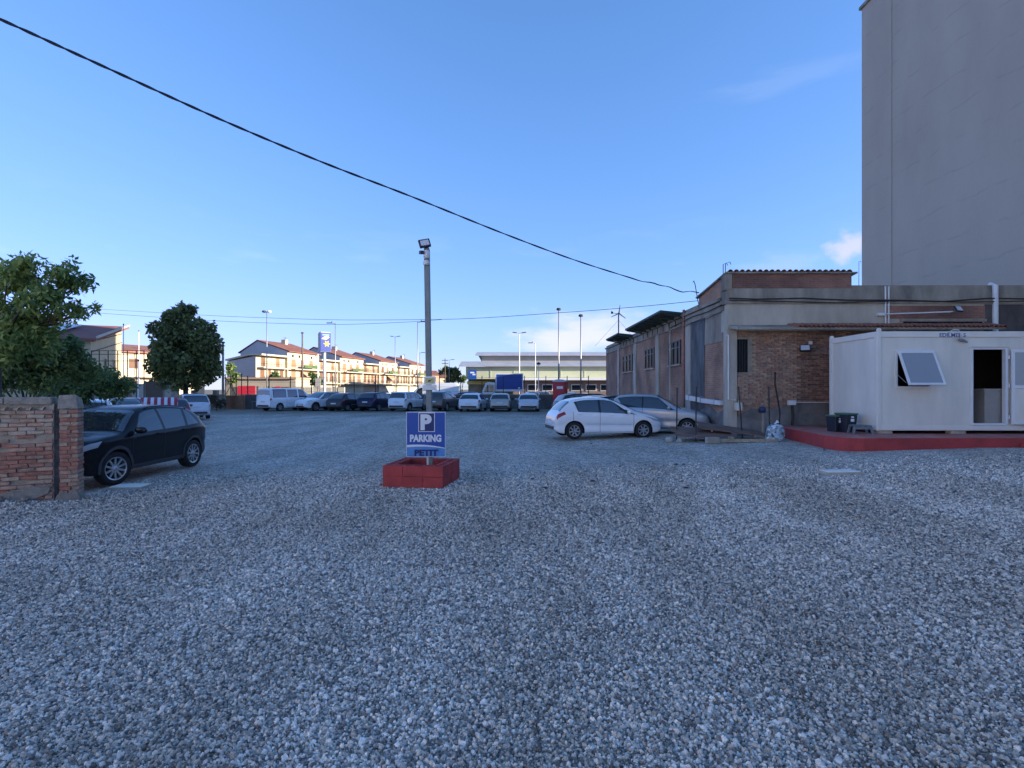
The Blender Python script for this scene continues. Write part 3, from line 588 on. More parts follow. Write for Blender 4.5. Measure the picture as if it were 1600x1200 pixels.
# window: outer frame, tilted sash with pane
fr = MB()
for a in (wxa, wxb): fr.bx(a - .025, a + .025, CY - .01, CY + .10, wza, wzb)
for a in (wza, wzb): fr.bx(wxa - .026, wxb + .026, CY - .012, CY + .102, a - .025, a + .025)
wfr = fr.build('window_frame', M_alu, cab, True)
ww, wh = wxb - wxa - .05, wzb - wza - .05
sash = MB()
for a in (-ww / 2, ww / 2): sash.box((a, 0, -wh / 2), (.06, .045, wh))
for a in (0, -wh): sash.box((0, 0, a), (ww + .058, .047, .06))
so = obj('window_sash', sash.mesh('window_sash', M_alu, bevel=.004), cab, ((wxa + wxb) / 2 - CX0 + .02, -.04, wzb - .05 - cz0), (R(-24), 0, 0))
MB().box((0, 0.0, -wh / 2), (ww - .05, .012, wh - .05)).build('window_pane', mat('frosted_blue_pane', (0.30, 0.34, 0.38), 0.12, spec=.6), so)
MB().tube([(wxa + .04, CY + .02, wza + .35), (wxa + .07, CY - .27, wza + .12)], .009, 5).build('window_stay', M_steel, cab, True)
# door frame, open door leaf folded back on the right
fr = MB()
for a in (dxa - .03, dxb + .03): fr.bx(a - .035, a + .035, CY - .012, CY + .10, dza, dzb + .06)
fr.bx(dxa - .005, dxb + .005, CY - .01, CY + .10, dzb, dzb + .06); fr.bx(dxa - .01, dxb + .01, CY - .011, CY + .10, dza - .03, dza + .03)
fr.build('door_frame', M_alu, cab, True)
MB().bx(dxa - .1, dxb + .1, CY - .05, CY + .02, dzb + .063, dzb + .085).build('drip_rail', M_cabf, cab, True)
dw = dxb - dxa
dl = thing('x', '', ''); 
for k in list(dl.keys()): del dl[k]
bpy.data.objects.remove(dl)
leaf = MB(); H_ = dzb - dza - .02
for a in (.04, dw - .04): leaf.box((a, 0, H_ / 2), (.08, .05, H_))
for a in (.04, H_ * .5, H_ - .04): leaf.box((dw / 2, 0, a), (dw - .002, .052, .085))
do = obj('door', leaf.mesh('door', M_alu, bevel=.004), cab, (dxb + .10 - CX0, -.07, dza + .01 - cz0), (0, 0, R(-7)))
MB().box((dw / 2, 0, H_ * .25), (dw - .13, .03, H_ * .45)).build('door_panel', M_cab, do)
MB().box((dw / 2, 0, H_ * .75), (dw - .13, .015, H_ * .45)).build('door_pane', mat('frosted_door_pane', (0.38, 0.40, 0.40), 0.35), do)
MB().box((dw - .07, -.05, H_ * .5), (.12, .03, .025)).build('door_handle', M_blackm, do, bevel=.006)
for zz in (.2, H_ * .52, H_ - .2): MB().lathe([(0, -.05), (.02, -.05), (.02, .05), (0, .05)], (dxb + .075, CY - .03, dza + zz), 'z', 8).build('door_hinge', M_alu, cab, True)
# inside furniture
dk = thing('desk', 'pale desk side seen through the open cabin door', 'desk', (cx(1546), CY + .5, zl))
MB().bx(0, .95, -.35, .35, 0.003, 1.0).build('desk_body', mat('desk_laminate', (.30, .28, .25), .5, var=.08, vscale=3), dk, bevel=.006)
MB().bx(-.03, .98, -.38, .38, 1.003, 1.03).build('desk_top', mat('desk_top', (.40, .38, .35), .4), dk, bevel=.006)
bx_ = thing('storage_box', 'pale square box on the cabin floor beside the desk', 'box', (cx(1530) , CY + .75, zl))
MB().bx(-.2, .2, -.2, .2, 0.003, .46).build('box_body', M_pvc, bx_, bevel=.015)
MB().bx(-.215, .215, -.215, .215, .463, .5).build('lid', M_white, bx_, bevel=.01)
# concrete blocks below
for xx in (CX0 + .25, cx(1500), CX1 - .3):
    for yy in (CY + .15, CYB - .2):
        MB().box((xx, yy, (PZT + cz0) / 2), (.42, .2, cz0 - PZT - .004)).build('support_block', M_conc, cab, True)

# ------------------------------------------------------------------ planter with the parking sign
pang = math.atan2(10.18 - 10.37, 1.20); pc = Vector((-1.80, 10.86, 0)); gz_ = g(pc.x, pc.y) - .02
pl = thing('block_planter', 'square planter of red painted concrete blocks round the sign pole', 'planter', (pc.x, pc.y, gz_), pang)
PW, PD, PH = 1.2, 1.24, .205
bme = {}
def cblock(L, D):
    k = (L, D)
    if k not in bme:
        mb = MB(); t_ = .035; H = PH - .006
        mb.bx(-L/2, L/2, -D/2, D/2, -H/2, H/2 - .03)
        mb2 = mb.mesh('block', [M_redp], bevel=.008)
        bme[k] = mb2
    return bme[k]
def hollow(L, D, H):
    # open-topped hollow block: rim of four walls, one web and a recessed core
    mb = MB(); t_ = .04
    mb.bx(-L/2, L/2, -D/2, -D/2 + t_, -H/2, H/2); mb.bx(-L/2, L/2, D/2 - t_, D/2, -H/2, H/2)
    for a in (-L/2, -t_/2, L/2 - t_): mb.bx(a, a + t_, -D/2 + t_, D/2 - t_, -H/2, H/2)
    mb.bx(-L/2 + t_, L/2 - t_, -D/2 + t_, D/2 - t_, -H/2, H/2 - .12)
    return mb.mesh('block', [M_redp], bevel=.004)
hb = {}
for c in range(2):
    zc = .02 + PH * (c + .5)
    def put(x, y, L, D, rz):
        k = (L, D)
        if k not in hb: hb[k] = hollow(L - .003, D - .003, PH - .002)
        obj('block', hb[k], pl, (x + rr.uniform(-.004, .004), y + rr.uniform(-.004, .004), zc + rr.uniform(-.002, .002)), (0, 0, rz + rr.uniform(-.006, .006)))
    for k in range(3):
        put(-PW/2 + .4 * (k + .5), -PD/2 + .1, .4, .2, 0); put(-PW/2 + .4 * (k + .5), PD/2 - .1, .4, .2, 0)
    for k in range(2):
        yy = -PD/2 + .2 + .42 * (k + .5)
        put(-PW/2 + .1, yy, .42, .2, R(90)); put(PW/2 - .1, yy, .42, .2, R(90))
MB().bx(-PW/2 + .2, PW/2 - .2, -PD/2 + .2, PD/2 - .2, -.02, .26).build('soil_fill', mat('gravel_fill', (.22, .215, .2), .95, var=.5, vscale=28, bump=1, bscale=60), pl)

po = thing('camera_pole', 'tall grey square steel pole with floodlight, cameras and small warning notices', 'pole', (-1.66, 10.92, gz_ + .25))
M_pole = mat('pole_grey_green', (0.20, 0.23, 0.225), 0.55, metal=.2, var=.15, vscale=3)
topz = 4.70 - po.location.z; lean = -.07
MB().add([(x * .055 + (lean if z else 0), y * .055, topz if z else 0) for z in (0, 1) for x, y in ((-1, -1), (1, -1), (1, 1), (-1, 1))], [(0, 1, 2, 3), (4, 5, 6, 7)] + [(i, (i + 1) % 4, 4 + (i + 1) % 4, 4 + i) for i in range(4)]).build('shaft', M_pole, po, bevel=.008)
bxm = MB().bx(-.045 + lean, .045 + lean, -.05, .05, topz, topz + .02).build('pole_cap', M_pole, po)
def zof(py): return PZ(py, 10.85) - po.location.z
M_ = Euler((R(-12), R(-14), R(18))).to_matrix(); c_ = Vector((lean - .03, -.10, zof(381)))
h_ = MB(); h_.box(c_, (.23, .06, .17), M_); h_ = h_.build('flood_lamp', M_blackm, po, bevel=.01)
b_ = MB(); b_.box(c_ + M_ @ Vector((0, -.034, 0)), (.17, .01, .11), M_); b_.build('lamp_glass', mat('flood_glass2', (0.62, 0.64, 0.66), 0.3), h_)
MB().tube([(lean, 0, topz), (lean - .02, -.06, zof(385))], .02, 6).build('lamp_bracket', M_blackm, po)
MB().lathe([(0, -.085), (.05, -.085), (.062, -.07), (.062, .05), (.05, .075), (0, .075)], (lean + .01, -.10, zof(398)), 'z', 14).build('camera_mount', M_pvc, po, smooth=True)
mb = MB(); mb.box((lean - .085, -.15, zof(396)), (.075, .13, .07), (R(10), 0, R(25))); mb.build('camera_head', M_blackm, po, bevel=.01)
mb = MB(); mb.lathe([(0, -.05), (.05, -.05), (.065, -.02), (.065, .02), (.04, .05), (0, .05)], (lean + .005, -.10, zof(411)), 'z', 14); mb.build('dome_camera', M_pvc, po, smooth=True)
cable('camera_cable', [(lean + .05, -.06, zof(391)), (lean + .13, -.05, zof(395)), (lean + .13, -.05, zof(400)), (lean + .06, -.06, zof(405))], .006, M_cable, po)
n1 = MB().bx(-.115, .115, -.085, -.078, zof(601), zof(588)).build('warning_notice', M_white, po)
MB().bx(-.085, .085, -.091, -.086, zof(599), zof(590.5)).build('notice_print', mat('notice_yellow', (.55, .52, .22), .6), n1)
MB().prism([(-.04, zof(596)), (.0, zof(596.5)), (.055, zof(592.5)), (.02, zof(593.6)), (-.02, zof(594))], -.095, -.092, 'y').build('notice_symbol', M_black, n1)
MB().bx(-.14, .14, -.10, -.093, zof(609.5), zof(601.6)).build('lower_notice', M_pvc, po)
MB().tube([(-.14, -.089, zof(610)), (.15, -.089, zof(609.5))], .006, 5).build('notice_strap', M_blackm, po)

# the parking sign
SY = 10.62; sgn = thing('parking_sign', 'blue metal parking sign reading P PARKING PETIT in the red planter', 'sign', (PX(665.5, SY), SY, gz_ + .25), R(0))
SW, SZ0, SZ1 = .775, PZ(714, SY) - (gz_ + .25), PZ(643.5, SY) - (gz_ + .25)
M_sblue = mat('sign_blue', (0.012, 0.075, 0.36), 0.35, var=.06, vscale=2); M_snavy = mat('sign_navy', (0.012, 0.022, 0.13), 0.35)
M_slight = mat('sign_light_blue', (0.10, 0.30, 0.62), 0.35, col2=(.06, .20, .50), vscale=6); M_swhite = mat('sign_white', (0.72, 0.75, 0.78), 0.4)
MB().bx(-SW/2, SW/2, 0, .012, SZ0, SZ1).build('sign_plate', M_swhite, sgn, bevel=.004)
MB().bx(-SW/2 + .012, SW/2 - .012, -.004, -.001, SZ0 + .10, SZ1 - .012).build('blue_field', M_sblue, sgn)
SH = SZ1 - SZ0
def arc(z0, z1, hh): return [(x, z0 + (z1 - z0) * ((x + SW/2) / SW) + hh * (1 - (2 * x / SW) ** 2)) for x in np.linspace(-SW/2 + .012, SW/2 - .012, 17)]
up_ = arc(SZ0 + SH * .265, SZ0 + SH * .20, SH * .035); lo_ = arc(SZ0 + SH * .215, SZ0 + SH * .185, SH * .03)
MB().prism(up_ + [(SW/2 - .012, SZ0 + .012), (-SW/2 + .012, SZ0 + .012)], -.007, -.0045, 'y').build('white_swoosh', M_swhite, sgn)
MB().prism(lo_ + [(SW/2 - .012, SZ0 + .012), (-SW/2 + .012, SZ0 + .012)], -.010, -.0075, 'y').build('light_blue_field', M_slight, sgn)
pb0, pb1 = -.148, .178; pz1 = SZ1 - .012; pz0 = SZ1 - SH * .445
MB().bx(pb0, pb1, -.007, -.0045, pz0, pz1).build('letter_panel_border', M_swhite, sgn)
MB().bx(pb0 + .014, pb1 - .014, -.010, -.0075, pz0 + .014, pz1 - .016).build('letter_panel', M_snavy, sgn)
def letters(nm, s, size, mt, x, z, y, off, sxx, tw, th):
    me = text_mesh(s, size, mt, off, .0015)
    co = np.array([v.co for v in me.vertices]); d = co.max(0) - co.min(0)
    for v in me.vertices: v.co = (v.co.x * tw / d[0], v.co.y * th / d[1], v.co.z)
    return obj(nm, me, sgn, (x, y, z), (R(90), 0, 0))
letters('letter_p', 'P', .4, M_swhite, .005, (pz0 + pz1) / 2, -.0125, .022, 1, .222, .315)
letters('parking_lettering', 'PARKING', .2, M_swhite, -.005, SZ1 - SH * .585, -.0065, .0095, 1, .62, .148)
letters('petit_lettering', 'PETIT', .2, mat('print_navy', (.008, .02, .14), .4), .01, SZ0 + SH * .095, -.0125, .011, 1, .47, .125)
for xx in (-.02, .0): pass
MB().tube([(.03, .03, -.02), (.03, .03, SZ1 - .05)], .02, 6).build('sign_post', M_pvc, sgn)
MB().bx(-.02, .16, .012, .24, SZ1 - .2, SZ1 - .17).build('clamp', M_steel, sgn)
# ------------------------------------------------------------------ cars
def pchip(xk, yk):
    xk = np.asarray(xk, float); yk = np.asarray(yk, float); h = np.diff(xk)
    if yk.ndim == 1: yk = yk[:, None]
    d = np.diff(yk, axis=0) / h[:, None]; m = np.zeros_like(yk); m[0] = d[0]; m[-1] = d[-1]
    for i in range(1, len(xk) - 1):
        w1 = 2 * h[i] + h[i - 1]; w2 = h[i] + 2 * h[i - 1]
        ok = d[i - 1] * d[i] > 0
        with np.errstate(divide='ignore', invalid='ignore'):
            v = (w1 + w2) / (w1 / d[i - 1] + w2 / d[i])
        m[i] = np.where(ok, v, 0)
    def f(x):
        x = np.clip(np.atleast_1d(np.asarray(x, float)), xk[0], xk[-1]); i = np.clip(np.searchsorted(xk, x) - 1, 0, len(h) - 1)
        t = ((x - xk[i]) / h[i])[:, None]; H_ = h[i][:, None]
        return (2*t**3 - 3*t**2 + 1) * yk[i] + (t**3 - 2*t**2 + t) * H_ * m[i] + (-2*t**3 + 3*t**2) * yk[i+1] + (t**3 - t**2) * H_ * m[i+1]
    return f
class Shape:
    def __init__(s, sp):
        s.sp = sp; s.L = sp['L']
        ft = pchip(*zip(*sp['top'])); fb = pchip(*zip(*sp['belt'])); fs = pchip(*zip(*sp['sill'])); fp = pchip(*zip(*sp['plan']))
        s.top = lambda x: float(ft(x)[0, 0]); s.belt = lambda x: float(fb(x)[0, 0]); s.sill = lambda x: float(fs(x)[0, 0]); s.plan = lambda x: float(fp(x)[0, 0])
        s.cache = {}
    def sec(s, x):
        k = round(x, 4)
        if k in s.cache: return s.cache[k]
        sp = s.sp; zt = s.top(x); zs = s.sill(x); zb = min(s.belt(x), zt - .055); w = sp['W'] / 2 * s.plan(x)
        zb = max(zb, zs + .05); h = zt - zb; d = zb - zs
        wb = .97 * w; wtp = wb - .035 - sp.get('tum', .36) * max(0, h - .05)
        q = min(1, h / .4); c = sp.get('crown', .02)
        K = [(0, zt), (.45 * wtp, zt - c * .3), (.82 * wtp, zt - c), (wtp, zt - c - .012 - .05 * q), (wb, zb), (w, zb - .13 * d), (w * 1.0, zb - .42 * d), (.975 * w, zb - .60 * d), (.985 * w, zs + .13 * d), (.93 * w, zs), (.5 * w, zs), (0, zs)]
        f = pchip(range(len(K)), K); s.cache[k] = f; return f
    def table(s):
        n = 150; e = .5 - .5 * np.cos(np.linspace(0, math.pi, n)); s.tx = np.clip((.7 * e + .3 * np.linspace(0, 1, n)) * s.L, 0, s.L); s.tu = np.linspace(0, 11, 221)
        s.T = np.array([s.sec(x)(s.tu) for x in s.tx])
    def at(s, x, u):
        if not hasattr(s, 'T'): s.table()
        i = min(max(int(np.searchsorted(s.tx, x)) - 1, 0), len(s.tx) - 2); a = min(max((x - s.tx[i]) / (s.tx[i+1] - s.tx[i]), 0), 1)
        q = min(max(u, 0), 11) * 20; j = min(int(q), 219); b = q - j; T = s.T
        r = (T[i, j] * (1 - a) + T[i+1, j] * a) * (1 - b) + (T[i, j+1] * (1 - a) + T[i+1, j+1] * a) * b
        return float(r[0]), float(r[1])
    def pt(s, x, u, side=1, off=0.0):
        a = s.at(x, u); p = Vector((x, side * a[0], a[1]))
        if off:
            e = .015; x2 = min(s.L, x + e); x1 = max(0, x - e)
            b1 = s.at(x1, u); b2 = s.at(x2, u); c1 = s.at(x, max(0, u - .05)); c2 = s.at(x, min(11, u + .05))
            tx = Vector((x2 - x1, side * (b2[0] - b1[0]), b2[1] - b1[1])); tu = Vector((0, side * (c2[0] - c1[0]), c2[1] - c1[1]))
            n = tx.cross(tu)
            if n.length > 1e-9:
                n.normalize()
                ctr = Vector((x, 0, .5 * (s.top(x) + s.sill(x))))
                if n.dot(p - ctr) < 0: n = -n
                p = p + n * off
        return p
    def sideu(s, x, z):
        lo, hi = 4.0, 9.0
        for _ in range(14):
            m = (lo + hi) / 2
            if s.at(x, m)[1] > z: lo = m
            else: hi = m
        return lo
def patch(S, quad, off, n=6, m=4, side=1, mirror=False):
    """quad: 4 corners (x,u) -> grid laid on the body surface"""
    mb = MB(); A, B, C, D = [np.array(q, float) for q in quad]
    for sd in ((1, -1) if mirror else (side,)):
        vs = []
        for j in range(m + 1):
            for i in range(n + 1):
                a = i / n; b = j / m; q = (A * (1 - a) + B * a) * (1 - b) + (D * (1 - a) + C * a) * b
                vs.append(S.pt(q[0], q[1], sd, off))
        fs = [(j * (n+1) + i, j * (n+1) + i + 1, (j+1) * (n+1) + i + 1, (j+1) * (n+1) + i) for j in range(m) for i in range(n)]
        mb.add(vs, fs)
    return mb
def across(S, x0, x1, u, off, n=12, m=6, u1=None):
    mb = MB(); vs = []
    for j in range(m + 1):
        x = x0 + (x1 - x0) * j / m; uu = u if u1 is None else u + (u1 - u) * j / m
        for i in range(n + 1):
            s = -1 + 2 * i / n; vs.append(S.pt(x, abs(s) * uu, 1 if s >= 0 else -1, off))
    return mb.add(vs, [(j * (n+1) + i, j * (n+1) + i + 1, (j+1) * (n+1) + i + 1, (j+1) * (n+1) + i) for j in range(m) for i in range(n)])
M_tyre = mat('tyre_rubber', (0.015, 0.015, 0.016), 0.8, var=.3, vscale=12)
M_rim = mat('alloy_rim', (0.55, 0.56, 0.58), 0.3, metal=.85)
M_rimd = mat('dull_wheel_cover', (0.34, 0.35, 0.37), 0.45, metal=.5)
M_cglass = mat('car_glass', (0.025, 0.032, 0.04), 0.02, spec=1.0, coat=.6)
M_trim = mat('black_trim', (0.014, 0.014, 0.015), 0.3)
M_clad = mat('grey_cladding', (0.05, 0.05, 0.053), 0.6, var=.2, vscale=9)
M_hl = mat('headlamp', (0.36, 0.39, 0.42), 0.08, spec=.8)
M_tl = mat('tail_lamp', (0.35, 0.012, 0.018), 0.15, spec=.6)
M_plate = mat('number_plate', (0.72, 0.73, 0.72), 0.5)
M_chrome = mat('chrome', (0.75, 0.76, 0.78), 0.15, metal=1.0)
def paint(name, c, metal=0.0):
    d = sum(c) < .2
    return mat('paint_' + name, c, 0.35, metal=metal, coat=0.35 if d else 0.8, spec=0.12 if d else 0.5, var=0.035, vscale=2.2)
PAINT = dict(white=paint('white', (.82, .82, .82)), black=paint('black', (.006, .0065, .009)), silver=paint('silver', (.42, .43, .45), .45), dkgrey=paint('dark_grey', (.045, .05, .058), .3),
             navy=paint('navy', (.012, .02, .055), .2), brown=paint('brown_grey', (.11, .095, .085), .35), beige=paint('sand', (.42, .41, .38), .3), pearl=paint('pearl', (.62, .65, .70), .1),
             blue=paint('violet_blue', (.04, .05, .18), .2), red=paint('dull_red', (.22, .03, .035)))
def wheel_meshes(r, w, nsp, rimf, mt_rim, n=26):
    ri = r * rimf
    ty = MB(); ty.lathe([(ri, w * .42), (r * .93, w * .5), (r * .985, w * .36), (r, w * .15), (r, -w * .15), (r * .985, -w * .36), (r * .93, -w * .5), (ri, -w * .42), (ri, w * .42)], (0, 0, 0), 'y', n)
    ty.lathe([(0, -w * .1), (ri, -w * .1)], (0, 0, 0), 'y', n)
    rm = MB(); rm.lathe([(ri * .90, w * .18), (ri * .90, w * .40), (ri * .99, w * .44), (ri * 1.01, w * .40)], (0, 0, 0), 'y', n)
    rm.lathe([(ri * .90, w * .18), (ri * .86, w * .0)], (0, 0, 0), 'y', n)
    for k in range(nsp):
        a = 2 * math.pi * k / nsp
        for (r0, r1, wd0, wd1, y0, y1) in ((ri * .12, ri * .93, ri * .20 * 5 / max(5, nsp), ri * .15 * 5 / max(5, nsp), w * .33, w * .40),):
            vs = []
            for (rr_, wd, yy) in ((r0, wd0, y0), (r1, wd1, y1)):
                for t_ in (-1, 1):
                    for dy in (0, -w * .12):
                        x = rr_ * math.cos(a) - t_ * wd * math.sin(a); z = rr_ * math.sin(a) + t_ * wd * math.cos(a); vs.append((x, yy + dy, z))
            rm.add(vs, [(0, 2, 6, 4), (1, 5, 7, 3), (0, 4, 5, 1), (2, 3, 7, 6), (0, 1, 3, 2), (4, 6, 7, 5)])
    rm.lathe([(ri * .2, w * .2), (ri * .2, w * .38), (ri * .12, w * .42), (0, w * .42)], (0, 0, 0), 'y', 12)
    return ty.mesh('wheel', M_tyre, smooth=True), rm.mesh('rim', mt_rim, smooth=False)

PL = lambda L: [(0, .80), (.03, .87), (.12, .94), (.45, .985), (.9, 1), (L - 1.15, 1), (L - .6, .965), (L - .28, .89), (L - .1, .78), (L - .02, .66), (L, .58)]
SL = lambda L, b=.22: [(0, b + .16), (.12, b + .06), (.4, b), (L - .4, b), (L - .12, b + .05), (L, b + .14)]
SPECS = {}
SPECS['audi'] = dict(L=4.31, W=1.83, ra=.78, fa=3.38, wr=.345, ww=.235, nsp=10, rimf=.69, tum=.40,
    top=[(0, .66), (.02, .80), (.07, .97), (.13, 1.07), (.28, 1.24), (.48, 1.42), (.72, 1.52), (1.15, 1.58), (1.8, 1.60), (2.25, 1.57), (2.6, 1.46), (2.9, 1.27), (3.12, 1.125), (3.22, 1.08), (3.6, 1.03), (3.95, .96), (4.17, .88), (4.27, .78), (4.31, .62)],
    belt=[(0, .92), (.5, 1.08), (1.2, 1.05), (3.2, .99), (4.31, .85)], sill=SL(4.31, .27), plan=[(0, .72), (.04, .80), (.14, .89), (.4, .965), (.8, 1), (3.2, 1), (3.7, .97), (4.0, .90), (4.2, .79), (4.29, .68), (4.31, .6)],
    ws=(2.50, 3.14), rw=(.18, .50), win=[((1.95, 3.95), (2.95, 3.95), (2.48, 3.12), (1.95, 3.08)), ((1.12, 3.95), (1.87, 3.95), (1.87, 3.08), (1.02, 3.1)), ((.56, 3.92), (1.02, 3.95), (.94, 3.12), (.78, 3.2))],
    dlo=((.48, 3.97), (3.04, 3.97), (2.46, 3.03), (.72, 3.05)), doors=(2.95, 1.91, 1.0), hl=((3.74, 4.05), (4.20, 4.02), (4.24, 5.2), (3.86, 5.1)), tl=((.05, 4.0), (.30, 3.95), (.26, 5.0), (.04, 5.2)), clad=True, mirror=2.83, rails=True)
SPECS['hatch207'] = dict(L=4.03, W=1.75, ra=.70, fa=3.23, wr=.305, ww=.2, nsp=7, rimf=.66, tum=.36,
    top=[(0, .56), (.015, .70), (.07, .86), (.15, .97), (.34, 1.18), (.56, 1.345), (.8, 1.42), (1.2, 1.465), (1.65, 1.47), (2.0, 1.435), (2.4, 1.30), (2.8, 1.10), (3.05, .985), (3.2, .935), (3.55, .85), (3.8, .74), (3.94, .63), (4.0, .55), (4.03, .47)],
    belt=[(0, .84), (.5, .97), (1.0, .955), (2.9, .86), (4.03, .6)], sill=SL(4.03, .2), plan=PL(4.03),
    ws=(2.02, 3.0), rw=(.19, .55), win=[((1.66, 3.95), (2.66, 3.95), (2.12, 3.12), (1.66, 3.08)), ((.86, 3.9), (1.58, 3.95), (1.58, 3.08), (.78, 3.15)), ((2.70, 3.95), (2.95, 3.95), (2.6, 3.45), (2.56, 3.4))],
    dlo=((.84, 3.98), (3.0, 3.98), (2.12, 3.02), (.70, 3.08)), doors=(2.86, 1.62, .66), hl=((3.30, 3.9), (3.84, 3.9), (3.9, 5.0), (3.60, 4.9)), tl=((.06, 3.9), (.34, 3.8), (.40, 4.8), (.08, 5.4)), clad=False, mirror=2.62, strip=True)
SPECS['swift'] = dict(L=3.76, W=1.69, ra=.58, fa=2.97, wr=.295, ww=.19, nsp=7, rimf=.66, tum=.30,
    top=[(0, .58), (.012, .74), (.05, .92), (.10, 1.02), (.20, 1.22), (.32, 1.40), (.5, 1.46), (1.0, 1.50), (1.5, 1.50), (1.85, 1.46), (2.2, 1.31), (2.55, 1.10), (2.75, 1.0), (2.9, .96), (3.3, .88), (3.55, .78), (3.68, .68), (3.74, .56), (3.76, .48)],
    belt=[(0, .95), (.6, 1.0), (2.6, .90), (3.76, .7)], sill=SL(3.76, .2), plan=PL(3.76),
    ws=(1.87, 2.74), rw=(.11, .30), win=[((1.38, 3.95), (2.42, 3.95), (1.98, 3.12), (1.38, 3.08)), ((.52, 3.6), (1.32, 3.95), (1.32, 3.08), (.46, 3.15))],
    dlo=((.62, 3.98), (2.62, 3.98), (1.94, 3.02), (.40, 3.08)), doors=(2.62, 1.35, .5), hl=((3.1, 4.0), (3.58, 4.0), (3.64, 4.7), (3.4, 4.6)), tl=((.04, 4.0), (.2, 3.95), (.2, 5.0), (.04, 5.2)), clad=False, mirror=2.3)
SPECS['suv'] = dict(L=4.45, W=1.85, ra=.88, fa=3.55, wr=.345, ww=.23, nsp=5, rimf=.68, tum=.34,
    top=[(0, .68), (.015, .84), (.06, 1.02), (.12, 1.12), (.28, 1.36), (.45, 1.52), (.7, 1.59), (1.3, 1.64), (1.9, 1.64), (2.3, 1.60), (2.65, 1.46), (3.0, 1.26), (3.25, 1.12), (3.4, 1.08), (3.8, 1.03), (4.15, .97), (4.32, .87), (4.41, .75), (4.45, .62)],
    belt=[(0, 1.0), (.6, 1.1), (3.3, 1.0), (4.45, .85)], sill=SL(4.45, .28), plan=PL(4.45),
    ws=(2.34, 3.24), rw=(.14, .42), win=[((1.95, 3.95), (3.0, 3.95), (2.45, 3.12), (1.95, 3.08)), ((1.1, 3.95), (1.88, 3.95), (1.88, 3.08), (1.05, 3.1)), ((.56, 3.9), (1.0, 3.95), (.98, 3.12), (.66, 3.2))],
    dlo=((.5, 3.97), (3.12, 3.97), (2.42, 3.03), (.6, 3.06)), doors=(3.05, 1.92, 1.0), hl=((3.86, 4.02), (4.36, 4.02), (4.38, 4.75), (4.05, 4.7)), tl=((.03, 4.0), (.26, 3.95), (.26, 4.8), (.03, 5.0)), clad=True, mirror=2.9, rails=True)
SPECS['sedan'] = dict(L=4.5, W=1.79, ra=.95, fa=3.62, wr=.32, ww=.21, nsp=7, rimf=.66, tum=.40,
    top=[(0, .66), (.015, .82), (.06, .98), (.2, 1.04), (.45, 1.08), (.75, 1.22), (1.1, 1.38), (1.5, 1.46), (2.0, 1.48), (2.35, 1.43), (2.7, 1.28), (3.05, 1.08), (3.3, .97), (3.5, .94), (3.95, .87), (4.25, .79), (4.4, .68), (4.5, .52)],
    belt=[(0, .9), (.9, .98), (3.3, .88), (4.5, .7)], sill=SL(4.5, .2), plan=PL(4.5),
    ws=(2.38, 3.26), rw=(.5, 1.12), win=[((1.95, 3.95), (3.0, 3.95), (2.5, 3.12), (1.95, 3.08)), ((1.05, 3.9), (1.88, 3.95), (1.88, 3.08), (1.2, 3.15))],
    dlo=((.98, 3.97), (3.12, 3.97), (2.46, 3.03), (1.15, 3.08)), doors=(3.1, 1.92, .95), hl=((3.9, 4.0), (4.36, 4.0), (4.4, 4.7), (4.1, 4.6)), tl=((.03, 4.0), (.26, 3.95), (.26, 4.8), (.03, 5.0)), clad=False, mirror=2.85)
SPECS['mpv'] = dict(L=4.2, W=1.78, ra=.75, fa=3.36, wr=.325, ww=.21, nsp=8, rimf=.66, tum=.26,
    top=[(0, .66), (.015, .82), (.05, .98), (.10, 1.10), (.2, 1.36), (.32, 1.56), (.55, 1.62), (1.2, 1.66), (1.9, 1.66), (2.3, 1.60), (2.75, 1.40), (3.1, 1.18), (3.25, 1.10), (3.5, 1.04), (3.85, .95), (4.05, .84), (4.15, .7), (4.2, .55)],
    belt=[(0, 1.0), (.6, 1.06), (3.1, .98), (4.2, .8)], sill=SL(4.2, .24), plan=PL(4.2),
    ws=(2.34, 3.2), rw=(.11, .31), win=[((1.9, 3.95), (2.95, 3.95), (2.4, 3.12), (1.9, 3.08)), ((1.05, 3.95), (1.83, 3.95), (1.83, 3.08), (1.0, 3.1)), ((.4, 3.9), (.95, 3.95), (.93, 3.12), (.42, 3.15))],
    dlo=((.36, 3.97), (3.08, 3.97), (2.38, 3.03), (.4, 3.06)), doors=(3.0, 1.87, .95), hl=((3.6, 4.02), (4.08, 4.02), (4.1, 4.75), (3.8, 4.7)), tl=((.03, 4.0), (.26, 3.95), (.26, 4.8), (.03, 5.0)), clad=True, mirror=2.7)
